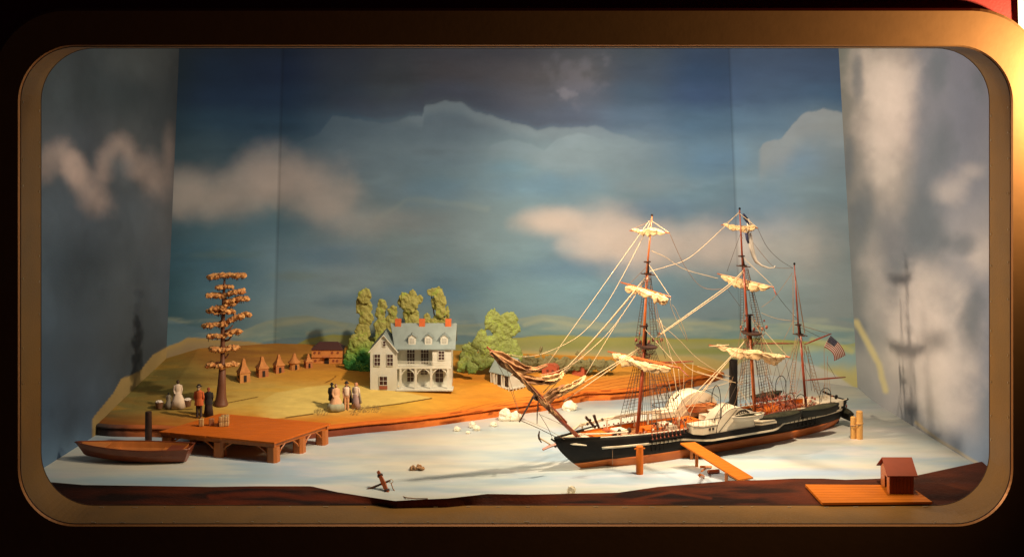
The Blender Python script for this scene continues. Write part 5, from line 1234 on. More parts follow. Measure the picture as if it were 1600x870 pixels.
# --- paddle guards and boxes
def guard(s):
    pl = []
    for i in range(31):
        a = .225 + .355 * i / 30; t = i / 30
        w = .056 + .046 * (sst_(0, .22, t) * (1 - sst_(.72, 1, t))); pl.append((a, w))
    return pl
def sst_(e0, e1, x):
    t = min(max((x - e0) / (e1 - e0), 0), 1); return t * t * (3 - 2 * t)
for s in (1, -1):
    pl = guard(s)
    B().loft([[pos(a, s * .050, .050), pos(a, s * w, .050), pos(a, s * w, .0625), pos(a, s * .050, .0625)] for a, w in pl]).build('paddle_guard', blackm, ship)
    B().loft([[pos(a, s * (w - .003), .0455), pos(a, s * (w + .0008), .0455), pos(a, s * (w + .0008), .0500), pos(a, s * (w - .003), .0500)] for a, w in pl]).build('guard_rubbing_strake', white, ship)
    ca, r = .372, (.053 if s > 0 else .062)
    # paddle box: half drum
    rings = []
    for b_, k in ((.050, 1.0), (.096, 1.0), (.099, .97)):
        rings.append([pos(ca + 1.12 * r * k * math.cos(q), s * b_, .0615 + r * k * max(math.sin(q), 0) ** .95) for q in [math.pi * i / 24 for i in range(25)]])
    pb = B(); pb.loft(rings, closed=False, cap=False); pb.add(rings[-1], [tuple(range(25))]); pb.add(rings[0], [tuple(range(25))])
    box = pb.build('paddle_box', white, ship)
    B().tube([pos(ca + 1.12 * r * .985 * math.cos(q), s * .0982, .0618 + r * .985 * math.sin(q)) for q in [math.pi * i / 24 for i in range(25)]], .00075, 5).build('rim_moulding', wood_dk, box)
    B().tube([pos(ca - .052, s * .0998, .064), pos(ca - .018, s * .0998, .094), pos(ca + .004, s * .0998, .112)], .0006, 4).build('stair_rail', blackm, box)
    # black vent fan on the outer face
    vc = Lb(1160, 656, .0996) if s > 0 else pos(ca + .03, -.0996, .075)
    m = B(); m.tube([vc + Vector((.026 * math.cos(q), 0, .024 * math.sin(q))) for q in [math.pi * i / 14 for i in range(15)]], .0009, 5); m.tube([vc + Vector((.018 * math.cos(q), 0, .016 * math.sin(q))) for q in [math.pi * i / 14 for i in range(15)]], .0007, 5); m.build('trim_arc', blackm, box)
    for i in range(1, 11):
        q = math.pi * i / 11; c0 = Vector((math.cos(q) * .0195, 0, math.sin(q) * .0175)); c1 = Vector((math.cos(q) * .024, 0, math.sin(q) * .022)); B().tube([vc + c0, vc + c1], .0009, 4).build('slot', blackm, box)
    # fore and aft sponson houses with rails
    for a0, a1, wd_ in ((.258, .328, 1), (.437, .50, 0)):
        hz1 = .083 if wd_ else .072
        oc = [(a0, .055), (a0, .083), (a0 + .016, .098), (a1, .098), (a1, .055)]
        hs = B().prism([pos(a, s * b, .0622) for a, b in oc], (0, 0, hz1 - .0622)).build('sponson_house', white, ship)
        B().prism([pos(a + (-.0008 if a == a0 else 0), s * (b + .0008), hz1 - .0035) for a, b in oc], (0, 0, .0006)).build('moulding', blackm, hs)
        if wd_:
            for a in (.294, .304): B().box(pos(a, s * .0984, .0735), (.0056, .0016, .0052)).build('window', dark, hs)
            m = B(); top = [pos(a, s * b, hz1 + .014) for a, b in oc[:4]]; m.tube(top, .0007, 4)
            pts = []
            for p, q in zip(top[:-1], top[1:]):
                nn = max(1, int((q - p).length / .008))
                for k in range(nn + 1): pts.append(p.lerp(q, k / nn))
            for p in pts: m.tube([p, p - Vector((0, 0, .014))], .0006, 4)
            m.build('railing', blackm, hs)
    # curved ladder rail up the box
    m = B(); arc = [pos(ca + 1.12 * r * math.cos(q), s * .088, .0615 + r * math.sin(q) + .012) for q in [math.pi * (.55 + .40 * i / 10) for i in range(11)]]; m.tube(arc, .0007, 4)
    for p in arc: m.tube([p, p - Vector((0, 0, .012))], .0006, 4)
    m.build('ladder_rail', blackm, box)
    for k, bb in enumerate((.060, .070)):
        pass
# three dark windows on the inner slope of the far paddle box, and a brown stain
fb = [c for c in ship.children if c.name.startswith('paddle_box')][-1]
for i in range(3):
    q = Lb(1052.5 + i * 3.6, 624 - i * 3.4, -.0485); B().box(q, (.0036, .0016, .0075), 0, Matrix.Rotation(.5, 3, 'Y')).build('window', dark, fb)
# walkway between the boxes
dbox(.388, 0, .084, .022, .10, .002, white, 'bridge')
m = B()
for sgn in (-1, 1): m.tube([pos(.388 + sgn * .011, -.05, .099), pos(.388 + sgn * .011, .05, .099)], .0007, 4)
m.build('bridge_railing', blackm, ship)
# fence rails around the far sponson
m = B(); q = [Lb(1087, 610, -.10), Lb(1100, 608, -.10), Lb(1112, 613, -.09), Lb(1123, 621, -.08)]
m.tube(q, .0007, 4)
for p in q: m.tube([p, p - Vector((0, 0, .012))], .0006, 4)
m.build('railing', blackm, ship)
# funnel
fc = pos(.4455, 0, 0)
B().lathe(fc, [(.0104, .05), (.0104, .201), (.0110, .2025), (.0110, .2045), (.0096, .2045), (.0090, .19)], 20).build('funnel', blackm, ship, smooth=False)
B().lathe(fc, [(.0108, .150), (.0108, .1515)], 20).build('funnel_band', blackm, ship)
B().lathe(fc, [(.013, .055), (.013, .075), (.0115, .08)], 20).build('funnel_base', wood_red, ship)

# --- masts
def mast(pts, radii, mats, tag_='mast'):
    for (p, q), (r0, r1), (mm, nm) in zip(pts, radii, mats):
        B().tube([p, p.lerp(q, .5), q], [r0, (r0 + r1) / 2, r1], 10).build(nm, mm, ship, smooth=True)
af, am, az = .1536, .5156, .6828
fm = [Lb(995, 680), Lb(1008, 541), Lb(1009.5, 505), Lb(1012, 428), Lb(1013, 407), Lb(1018.7, 338)]
off = Vector((-.0055, 0, 0))
mast([(fm[0], fm[1]), (fm[1], fm[2]), (fm[1] + off - Vector((0, 0, .012)), fm[3] + off * .3), (fm[3], fm[4]), (fm[3] + off * .7 - Vector((0, 0, .006)), fm[5])], [(.0046, .004), (.0040, .0034), (.0036, .0030), (.0029, .0026), (.0027, .0017)],
     [(mast_m, 'lower_mast'), (blackm, 'mast_head'), (mast_or, 'topmast'), (blackm, 'mast_head'), (mast_or, 'topgallant_mast')])
mm_ = [Lb(1180, 654), Lb(1172, 520), Lb(1171.5, 491), Lb(1162.5, 416), Lb(1160, 400), Lb(1155.8, 328)]
mast([(mm_[0], mm_[1]), (mm_[1], mm_[2]), (mm_[1] + off - Vector((0, 0, .012)), mm_[3] + off * .3), (mm_[3], mm_[4]), (mm_[3] + off * .7 - Vector((0, 0, .006)), mm_[5])], [(.0048, .0041), (.0040, .0034), (.0036, .0030), (.0029, .0026), (.0027, .0017)],
     [(mast_or, 'lower_mast'), (blackm, 'mast_head'), (mast_m, 'topmast'), (blackm, 'mast_head'), (mast_m, 'topgallant_mast')])
zm = [Lb(1259.5, 636), Lb(1250.5, 523), Lb(1249, 507), Lb(1241.2, 414)]
mast([(zm[0], zm[1]), (zm[1], zm[2]), (zm[1] + off * .8 - Vector((0, 0, .004)), zm[3])], [(.0036, .003), (.003, .0026), (.0026, .0014)], [(mast_m, 'lower_mast'), (blackm, 'mast_head'), (mast_m, 'topmast')])
for p in (fm[5], mm_[5], zm[3]): B().blob(p + Vector((0, 0, .003)), (.0030, .0030, .0032), 0, nu=10, nv=8).build('truck', blackm, ship, smooth=True)
# tops, caps, crosstrees (the tops are D-shaped platforms)
def top_(p, w, dd, nm='top'):
    B().loft([[p + Vector((dd * math.cos(q) * k, w * math.sin(q) * k, z)) for q in [2 * math.pi * i / 20 for i in range(20)]] for k, z in ((.75, -.004), (1, .0), (1, .0022), (.9, .003))]).build(nm, wood_dk, ship)
top_(Lb(1010, 541), .0330, .021); top_(Lb(1174, 520), .0330, .021)
for p, w in ((Lb(1250, 523), .021), (Lb(1012, 428.5), .020), (Lb(1161.5, 416), .020)):
    m = B()
    for dx in (-.005, .005): m.box(p + Vector((dx, 0, 0)), (.0024, w * 2, .0022))
    for dy in (-.003, .003): m.box(p + Vector((0, dy, .002)), (.018, .0020, .0018))
    m.build('crosstrees', wood_dk, ship)
for p, w in ((Lb(1007.5, 509), .010), (Lb(1013, 409), .0075), (Lb(1171.5, 492), .010), (Lb(1160, 400), .0075), (Lb(1248.6, 507), .008)):
    B().box(p + Vector((-.003, 0, 0)), (w * 2, .008, .003)).build('mast_cap', wood_dk, ship)
for p in (Lb(1016.5, 360), Lb(1158.5, 372), Lb(1158, 353)): B().lathe(p, [(.003, -.001), (.003, .001)], 8).build('band', ropeb, ship)

# --- yards with furled sails
def furled(pts, rad, seed, mm=sailm, bunt=None, name='furled_sail', n=30, droop=.75):
    pts = [Vector(p) for p in pts]; N = 90; m = B(); rr_ = []; cs = []
    for i in range(N + 1):
        t = i / N * (len(pts) - 1); k = min(int(t), len(pts) - 2); f_ = t - k; f_ = f_ * f_ * (3 - 2 * f_) * .5 + f_ * .5
        cs.append(pts[k].lerp(pts[k + 1], f_))
        t2 = i / N * (len(rad) - 1); k2 = min(int(t2), len(rad) - 2); rr_.append(1.14 * (rad[k2] * (1 - (t2 - k2)) + rad[k2 + 1] * (t2 - k2)))
    d = (pts[-1] - pts[0]).normalized(); a = d.cross(Vector((0, 0, 1))).normalized(); b = a.cross(d)
    rings = []; ties = (.16, .38, .60, .82)
    for i in range(N + 1):
        c = cs[i]; r = rr_[i]; ring = []; u = i / N
        pinch = 1 - .42 * sum(math.exp(-((u - q) / .018) ** 2) for q in ties)
        sag = 1 + droop * .55 * abs(math.sin(math.pi * u * 2.6 + seed)) * (1 + .6 * mnoise.noise(Vector((u * 6, seed, 0))))
        for k in range(n):
            q = 2 * math.pi * k / n
            tw = q + 1.3 * mnoise.noise(Vector((u * 4, seed, 1)))
            fold = .17 * (1 - 2 * abs(math.sin(tw * 2.5 + u * 9 + seed))) + .10 * (1 - 2 * abs(math.sin(tw * 4.5 - u * 17 + seed * 2)))
            w = mnoise.noise(Vector((math.cos(q) * 1.3 + seed, math.sin(q) * 1.3, i * .10 + seed))) * .45
            rad_ = r * pinch * (.92 + w + fold); y = math.sin(q); 
            ring.append(c + a * math.cos(q) * rad_ * .72 + b * y * rad_ * (sag if y < 0 else .55) * .92)
        rings.append(ring)
    m.loft(rings); o = m.build(name, mm, ship, smooth=True)
    for q in ties:
        i = int(N * q); B().tube([cs[i] + (p - cs[i]) * 1.05 for p in rings[i][::2]] + [cs[i] + (rings[i][0] - cs[i]) * 1.05], .0007, 4, cap=False).build('gasket', ropeb, o)
    return o
def yard(p0, p1, r, mm=mast_or, name='yard'):
    B().tube([p0, p0.lerp(p1, .2), p0.lerp(p1, .5), p0.lerp(p1, .8), p1], [r * .55, r * .85, r, r * .85, r * .55], 8).build(name, mm, ship, smooth=True)
    return p0, p1
def sail_on(a, x0, y0, x1, y1, dyy, rad, seed, xs_=None, fwd=.008):
    P0, P1 = La_(x0, y0, a - fwd), La_(x1, y1, a - fwd)
    return P0, P1
# fore mast
yf3 = yard(La_(950, 549, af - .012), La_(1064, 575, af - .012), .0034)
furled([La_(958, 553, af - .018), La_(975, 560, af - .018), La_(1005, 570, af - .018), La_(1030, 574, af - .018), La_(1047, 576, af - .018)], [.004, .0135, .0135, .011, .0105, .0115, .010, .004], 3)
yf2 = yard(La_(970, 441, af + .010), La_(1048, 464, af + .010), .0028)
furled([La_(979, 449, af + .003), La_(1000, 453, af + .003), La_(1025, 462, af + .003), La_(1042, 468, af + .003)], [.006, .0105, .0095, .009, .0105, .013, .006], 8)
yf1 = yard(La_(984, 360.5, af + .022), La_(1046, 364, af + .022), .0022)
furled([La_(988, 358, af + .016), La_(1005, 362, af + .016), La_(1020, 359, af + .016), La_(1038, 364, af + .016)], [.002, .0065, .007, .0100, .008, .0085, .002], 12)
# main mast
ym3 = yard(La_(1108, 539, am - .016), La_(1234, 558, am - .016), .0034)
furled([La_(1121, 539, am - .022), La_(1145, 548, am - .022), La_(1180, 551, am - .022), La_(1212, 558, am - .022), La_(1226, 557, am - .022)], [.004, .010, .014, .012, .013, .0125, .012, .004], 5)
ym2 = yard(La_(1121, 427.5, am - .018), La_(1209, 449, am - .018), .0028)
furled([La_(1128, 431, am - .024), La_(1150, 440, am - .024), La_(1175, 446, am - .024), La_(1202, 448, am - .024)], [.004, .0095, .012, .012, .0125, .010, .004], 17)
ym1 = yard(La_(1127, 351.5, am - .022), La_(1184, 356.5, am - .022), .0022)
furled([La_(1131, 350, am - .027), La_(1150, 355, am - .027), La_(1168, 356, am - .027), La_(1180, 354, am - .027)], [.003, .008, .0085, .009, .0095, .003], 22)
# studding-sail booms, gaffs, boom
yard(Lb(1010, 567.5), Lb(1083, 564.5), .0021, mast_m, 'gaff'); yard(Lb(1177, 536.5), Lb(1240, 536.5), .0021, mast_m, 'gaff')
yard(Lb(1257, 538), Lb(1299, 521), .0023, mast_m, 'gaff'); yard(Lb(1257, 594), Lb(1321, 589), .0023, mast_m, 'boom')
yard(La_(1108, 541, am - .03), La_(1139, 538.5, am - .03), .0014, ropel, 'studdingsail_boom'); yard(La_(1125, 428, am - .026), La_(1206, 448, am - .026), .0012, ropel, 'studdingsail_boom')
yard(La_(1060, 573, af - .014), La_(1076, 588, af - .014) , .0014, mast_m, 'boom_iron'); yard(La_(1208, 449, am - .018), La_(1213, 461, am - .018), .0014, mast_m, 'boom_iron')

# --- bowsprit and jib boom
bs = [Lb(912, 690), Lb(838, 621)]
B().tube([bs[0], bs[0].lerp(bs[1], .5), bs[1]], [.0050, .0046, .0038], 10).build('bowsprit', mast_m, ship, smooth=True)
B().tube([Lb(885, 660), Lb(860, 634), Lb(832, 606), Lb(761, 542)], [.0030, .0034, .0032, .0018], 10).build('jib_boom', mast_m, ship, smooth=True)
B().box(Lb(838, 619), (.012, .010, .015), 0, Matrix.Rotation(.75, 3, 'Y')).build('bowsprit_cap', wood_dk, ship)
B().tube([Lb(833, 620), Lb(811.5, 659)], [.0026, .0018], 7).build('dolphin_striker', wood_dk, ship)
B().tube([Lb(841, 628), Lb(839.5, 640), Lb(839, 662)], [.0016, .0014, .0009], 6).build('martingale_tackle', roped, ship); B().blob(Lb(841, 638), (.003, .003, .0045), .2, nu=8, nv=6).build('block', deade, ship)
def cloth(up, lo, seed, mm=jibm, th=.0018, amp=.0065, bulge=.006, name='jib_sail', b=0.0, NU=40, NV=12):
    def samp(pl, t):
        t = t * (len(pl) - 1); k = min(int(t), len(pl) - 2); f_ = t - k; x = pl[k][0] * (1 - f_) + pl[k + 1][0] * f_; y = pl[k][1] * (1 - f_) + pl[k + 1][1] * f_; return x, y
    rows = []
    for i in range(NU + 1):
        t = i / NU; u_ = Lb(*samp(up, t), b); l_ = Lb(*samp(lo, t), b); r = []
        env = math.sin(math.pi * min(max(t, .02), .98)) ** .5
        for j in range(NV + 1):
            s = j / NV; p = u_.lerp(l_, s)
            d = amp * env * (math.sin(s * 13 + seed + t * 3) * .6 + mnoise.noise(Vector((t * 7 + seed, s * 5, seed))) * 1.0) + bulge * env * math.sin(math.pi * s)
            r.append(p + Vector((0, -d, amp * .25 * env * math.cos(s * 9 + seed))))
        rows.append(r)
    o = B().loft(rows, closed=False, cap=False).build(name, mm, ship, smooth=True, recalc=False); sd = o.modifiers.new('s', 'SOLIDIFY'); sd.thickness = th; return o
cloth([(765, 546), (785, 550), (803, 561), (820, 572), (838, 575), (855, 568.5)], [(766, 553), (782, 572), (802, 584), (820, 585), (838, 580), (856, 572)], 1.0, bulge=.004)
cloth([(806, 578), (822, 584), (838, 588), (856, 590), (880, 580.5)], [(800, 586), (818, 598), (838, 602), (862, 601), (881, 584)], 2.4, bulge=.006)
cloth([(843, 622), (862, 607), (880, 601), (898, 598), (913, 585.5)], [(855, 636), (870, 624), (886, 611), (902, 602), (915.5, 589)], 4.0, bulge=.005)
furled([Lb(767, 549, .006), Lb(790, 567, .008), Lb(815, 590, .008), Lb(836, 613, .007), Lb(854, 634, .006)], [.003, .0048, .0052, .0058, .0042, .0060, .0050, .0042, .0066, .003], 31, jibm, name='furled_jib')
furled([Lb(850, 622, .004), Lb(862, 640, .004), Lb(878, 655, .003)], [.003, .006, .005, .002], 41, jibm, name='furled_jib')
cloth([(846, 588), (860, 586), (874, 583), (881, 580)], [(848, 600), (862, 600), (873, 594), (881, 584)], 6.0, mm=sailm, bulge=.008, b=.003)
cloth([(872, 607), (890, 600), (905, 593), (915, 586)], [(874, 616), (892, 609), (906, 600), (916, 589)], 7.0, mm=sailm, bulge=.007, b=.003)

# --- shrouds with ratlines
def shrouds(tops, bots, nr, r=.00078, rr_=.00052, mm=roped, name='shrouds', r2=None):
    m = B()
    for p, q in zip(tops, bots): m.tube([p, q], r, 4)
    for k in range(1, nr):
        t = (k / nr); m.tube([p.lerp(q, t) for p, q in zip(tops, bots)], rr_, 3)
    return m.build(name, mm, ship)
def lerp2(p, q, n): return [(p[0] + (q[0] - p[0]) * i / (n - 1), p[1] + (q[1] - p[1]) * i / (n - 1)) for i in range(n)]
NB_, FB_ = .057, -.057
# fore: near and far lower shrouds
shrouds([Lb(x, y, .018) for x, y in lerp2((1012, 546), (1024, 548), 7)], [Lb(x, y, NB_) for x, y in lerp2((1019, 679), (1072, 673), 7)], 22)
shrouds([Lb(x, y, -.018) for x, y in lerp2((997, 545), (1005, 545), 6)], [Lb(x, y, FB_) for x, y in lerp2((968, 655), (1003, 647), 6)], 20)
shrouds([Lb(x, y, -.006) for x, y in lerp2((1009, 546), (1014, 546), 4)], [Lb(x, y, -.02) for x, y in lerp2((1003, 664), (1014, 665), 4)], 1)
# fore: topmast and topgallant shrouds
shrouds([Lb(1013, 432, .006), Lb(1015, 432, .006), Lb(1017, 432, .006)], [Lb(1017, 540, .024), Lb(1023, 540, .026), Lb(1029, 540, .028)], 26)
shrouds([Lb(1008, 432, -.006), Lb(1010, 432, -.006)], [Lb(992, 538, -.03), Lb(998, 538, -.028)], 24)
shrouds([Lb(1014, 434, .004), Lb(1016, 434, .004)], [Lb(1036, 545, .03), Lb(1040, 546, .03)], 1, mm=ropeb)
# main
shrouds([Lb(x, y, .018) for x, y in lerp2((1178, 524), (1188, 526), 6)], [Lb(x, y, .052) for x, y in lerp2((1188, 626), (1210, 618), 6)], 22)
shrouds([Lb(x, y, -.018) for x, y in lerp2((1164, 524), (1171, 524), 6)], [Lb(x, y, FB_) for x, y in lerp2((1151, 630), (1176, 622), 6)], 22)
shrouds([Lb(1169, 527, .0), Lb(1172, 527, 0), Lb(1175, 527, 0)], [Lb(1164, 640, -.01), Lb(1172, 642, -.01), Lb(1192, 640, -.01)], 1)
shrouds([Lb(1164, 419, .006), Lb(1166, 419, .006), Lb(1168, 419, .006)], [Lb(1181, 518, .026), Lb(1188, 518, .027), Lb(1195, 518, .028)], 26)
shrouds([Lb(1158, 419, -.006), Lb(1160, 419, -.006)], [Lb(1157, 517, -.03), Lb(1163, 517, -.028)], 24)
shrouds([Lb(1168, 420, .004), Lb(1169, 420, .004)], [Lb(1205, 585, .04), Lb(1208, 640, .055)], 1, mm=ropeb)
# mizzen: ladder-like pairs
shrouds([Lb(1243, 527, .012), Lb(1246, 527, .012)], [Lb(1233, 622, .045), Lb(1241, 622, .045)], 22, mm=ropeb)
shrouds([Lb(1258, 540, -.012), Lb(1262, 540, -.012)], [Lb(1273, 612, -.045), Lb(1283, 615, -.045)], 14, mm=ropeb)
shrouds([Lb(1239, 430), Lb(1239, 430)], [Lb(1239, 521, .018), Lb(1240, 521, .018)], 1, mm=ropeb); shrouds([Lb(1243, 430), Lb(1243, 430)], [Lb(1257, 521, -.018), Lb(1258, 521, -.018)], 1, mm=ropeb)
# futtock shrouds
for (x0, x1, xt, yt, yb_) in ((992, 1028, 1008, 541, 562), (1156, 1195, 1172, 521, 542)):
    m = B()
    for i in range(9):
        t = i / 8; p = Lb(x0 + (x1 - x0) * t, yt, .028 * (2 * t - 1)); q = Lb(xt + (t - .5) * 7, yb_, .003 * (2 * t - 1)); m.tube([p, q], .0008, 4)
    m.build('futtock_shrouds', deade, ship)
# channels, deadeyes, chain plates
def channel(pts, z, s, n_, nm='channel'):
    m = B(); a0, a1 = pts; b_ = .0565
    m.hexa([pos(a0, s * (b_ - .004), z), pos(a1, s * (b_ - .004), z), pos(a1, s * (b_ + .008), z), pos(a0, s * (b_ + .008), z), pos(a0, s * (b_ - .004), z + .002), pos(a1, s * (b_ - .004), z + .002), pos(a1, s * (b_ + .008), z + .002), pos(a0, s * (b_ + .008), z + .002)])
    c = m.build('channel', blackm, ship)
    for i in range(n_):
        a = a0 + .004 + (a1 - a0 - .008) * i / (n_ - 1)
        q = pos(a, s * (b_ + .006), z + .004)
        e = B().blob(q, (.0026, .0016, .0028), 0, nu=8, nv=6).blob(q + Vector((-.0015, 0, .011)), (.0026, .0016, .0028), 0, nu=8, nv=6).tube([q, q + Vector((-.0015, 0, .011))], .0008, 4); e.build('deadeye', deade, c)
        B().tube([q - Vector((0, -s * .0006, .004)), pos(a + .004, s * (b_ - .003), z - .022)], [.0012, .0009], 4).box(pos(a + .004, s * (b_ - .0025), z - .023), (.003, .003, .005)).build('chain_plate', blackm, c)
channel((.150, .262), .056, 1, 10); channel((.10, .19), .056, -1, 7)
channel((.545, .665), .056, 1, 9); channel((.47, .56), .056, -1, 6)
for cx, cy, n_ in ((1012, 531, 7), (1176, 511, 7)):
    for i in range(n_):
        q = Lb(cx - 18 + 6.6 * i, cy + (i % 2) * 3, .028 * (i / n_ * 2 - 1)); B().blob(q, (.0034, .0028, .0048), .3, nu=8, nv=6).build('deadeye', deade, ship)
        q = Lb(cx - 20 + 7.6 * i, cy - 10, .02 * (i / n_ * 2 - 1)); 
        if i % 2: B().blob(q, (.0022, .002, .0032), .2, nu=8, nv=6).build('block', deade, ship)

# --- running rigging
def rope(pts, r=.00075, mm=ropel, sag=0.0, n=14):
    P_ = []
    for p in pts: P_.append(Lb(p[0], p[1], p[2] if len(p) > 2 else 0.0))
    if len(P_) == 2:
        out = [P_[0].lerp(P_[1], i / n) - Vector((0, 0, sag * 4 * (i / n) * (1 - i / n))) for i in range(n + 1)]
    else:     # Catmull-Rom
        out = []; Q_ = [P_[0]] + P_ + [P_[-1]]
        for i in range(1, len(Q_) - 2):
            for k in range(8):
                t = k / 8; a, b, c, d = Q_[i - 1], Q_[i], Q_[i + 1], Q_[i + 2]
                out.append(.5 * ((2 * b) + (c - a) * t + (2 * a - 5 * b + 4 * c - d) * t * t + (3 * b - a - 3 * c + d) * t ** 3))
        out.append(P_[-1])
    return B().tube(out, r, 5).build('rope', mm, ship, smooth=True)
T_ = .00066
rope([(856, 568), (1014.5, 345)], T_); rope([(792, 553), (821, 557), (857, 549), (910, 520), (955, 463), (1016, 348)], T_)
rope([(848.5, 613), (934, 522), (1008, 434)], .0010); rope([(853, 617), (1010, 436)], .0008, ropeb); rope([(881, 581), (952, 518), (1011, 433)], T_)
rope([(916, 584), (957, 516), (1013, 431)], T_); rope([(871, 622), (962, 567), (1003, 541)], .0011); rope([(880, 627), (965, 569), (1004, 543)], .0010); rope([(843, 586), (870, 580), (894, 568), (912, 558)], T_)
rope([(1028, 524), (1090, 480), (1137, 446), (1163, 421)], .0011); rope([(1026, 527), (1090, 483), (1139, 448), (1164, 422)], .0010)
rope([(1155, 331), (1128, 358), (1078, 402), (1040, 417), (1014, 424)], T_); rope([(1018, 392), (1040, 402), (1068, 420), (1110, 432), (1122, 435)], T_)
rope([(1046, 364, .03), (1068, 412, .02), (1090, 443), (1110, 452), (1138, 450)], .0006, ropeb)
rope([(1162, 535), (1106, 601), (1060, 655, .01)], .0009); rope([(1160, 538), (1110, 590), (1050, 652, .01)], .0009); rope([(1163, 533), (1090, 625), (1075, 662)], .0008)
rope([(1018, 345), (1046, 364, .05)], T_); rope([(1018, 345), (985, 360, -.04)], .0006, ropeb)
rope([(1155, 333), (1184, 356, .05)], T_); rope([(1155, 333), (1131, 352, -.04)], .0006, ropel)
rope([(1013, 412), (1046, 462, .06)], T_); rope([(1161, 402), (1208, 447, .06)], T_); rope([(1011, 416), (975, 452, -.05)], .0005, ropeb)
rope([(1006, 512), (1058, 571, .07)], T_); rope([(1172, 493), (1232, 558, .07)], T_); rope([(1171, 493), (1194, 530, .03), (1215, 566, .05)], .0008, ropel)
rope([(1048, 466, .06), (1048, 478, .06), (1062, 510, .05), (1074, 532, .04), (1068, 512, .05), (1056, 484, .06), (1050, 476, .06)], .0006)
rope([(1060, 575, .06), (1066, 640, .055), (1071, 672, .055)], .0007); rope([(1040, 575, .05), (1062, 672, .055)], .0007, ropel); rope([(1032, 500), (1052, 575, .03), (1062, 668, .055)], .0009, ropel)
rope([(1030, 497), (1036, 520, .01), (1072, 572, .02), (1120, 590, .03), (1160, 600)], .0009, ropel); rope([(1026, 500), (1060, 530), (1090, 560), (1130, 586)], T_)
rope([(1083, 565), (1081, 600), (1080, 640)], .0005); rope([(1069, 566), (1068, 620)], .0005)
rope([(1184, 357, .05), (1198, 385, .03), (1217, 405, .01), (1239, 419)], .0005, roped); rope([(1209, 451, .06), (1221, 470, .03), (1245, 498)], .0005, roped)
rope([(1238, 426), (1212, 462, .04), (1190, 480, .03)], .0005, ropeb); rope([(1190, 489), (1215, 498), (1248, 502)], .0006, ropel); rope([(1171, 372), (1200, 408), (1213, 418), (1238, 419)], .0005, ropeb)
rope([(1157, 365), (1136, 424, -.04)], .0005, roped); rope([(1137, 452, -.02), (1156, 478)], .0005, roped)
rope([(1243, 430), (1246, 505)], .0005, roped); rope([(1250, 508), (1298, 522)], .0006, ropeb); rope([(1252, 512), (1282, 527)], .0005, roped); rope([(1240, 500), (1230, 520), (1222, 536)], .0005, ropeb)
rope([(1298, 524), (1288, 545), (1289, 590), (1287, 625)], .0006, ropeb); rope([(1293, 556), (1292, 620)], .0006, ropeb); rope([(1306, 590), (1292, 566)], .0005, roped); rope([(1295, 590), (1300, 628)], .0005, ropeb)
for x0, y0, x1, y1 in ((1258, 540, 1243, 615), (1256, 540, 1262, 620), (1262, 540, 1268, 610), (1240, 536, 1235, 560), (1200, 590, 1212, 610), (1212, 560, 1228, 628), (1216, 560, 1206, 600), (1248, 530, 1220, 625), (1252, 560, 1290, 640), (1174, 545, 1145, 640), (1165, 545, 1150, 625), (1170, 560, 1130, 646), (1010, 570, 1000, 660), (1015, 575, 1020, 665), (1022, 575, 1035, 668), (1003, 560, 985, 655)):
    rope([(x0, y0), (x1, y1, .02)], .0005, ropeb if (x0 + x1) % 2 else roped)
for x0, y0, x1, y1, b1 in ((1010, 548, 1040, 676, .05), (1009, 548, 1030, 678, .05), (1004, 548, 978, 654, -.05), (1172, 527, 1200, 640, .05), (1173, 527, 1216, 634, .05), (1168, 527, 1156, 640, -.04), (1166, 470, 1150, 560, -.02), (1170, 470, 1200, 560, .03), (1012, 470, 1040, 560, .03), (1010, 470, 990, 560, -.03),
                            (1250, 528, 1236, 610, .03), (1253, 528, 1280, 620, -.02), (1249, 526, 1214, 600, .02), (1222, 540, 1240, 620, .03), (1046, 578, 1080, 655, .04), (1018, 585, 1056, 668, .05), (1156, 560, 1128, 636, .02), (1200, 566, 1190, 622, .04), (1288, 600, 1282, 632, .03)):
    rope([(x0, y0), (x1, y1, b1)], .00055, ropeb if (x0 + y1) % 3 else roped)
for i in range(16):
    q = Lb(1185 + i * 4.0, 652 - i * 1.15, .056); B().blob(q, (.0030, .0024, .0046), .4, 3, 7, 5, seed=i + 300).build('deadeye', deade, ship); 
for i in range(12):
    q = Lb(1000 + i * 7.0, 676 - i * 2.2 + (i % 3) * 2, .03 - .02 * (i % 2)); B().box(q, (.007, .005, .006), i).build('deck_gear', (wood_red, wood_dk, wood_or)[i % 3], ship)
# bowsprit guys and bobstays
rope([(812, 656), (840, 668), (868, 682)], .0008, roped); rope([(812, 652), (858, 672, .02), (882, 686, .03)], .0004, ropeb); rope([(772, 556), (800, 615), (812, 655)], .0006, ropeb); rope([(790, 570), (814, 655)], .0005, ropeb)
rope([(842, 645), (856, 668), (863, 684)], .0006, roped); rope([(845, 648), (880, 664), (905, 680)], .0005, ropeb)
rope([(935, 664, .0), (905, 672, .0), (868, 684)], .0020, blackm); rope([(905, 668), (920, 658)], .0006); 
# funnel guys
for x, y, b_ in ((1105, 585, .03), (1090, 612, .04), (1176, 640, .04), (1180, 600, -.03)): rope([(1146, 595), (x, y, b_)], .0005, ropel)
for yy in (588, 596): rope([(1142, yy), (1120, yy - 6), (1090, yy - 16)], .0006, ropel)
rope([(1118, 626), (1150, 632), (1180, 628)], .0005)
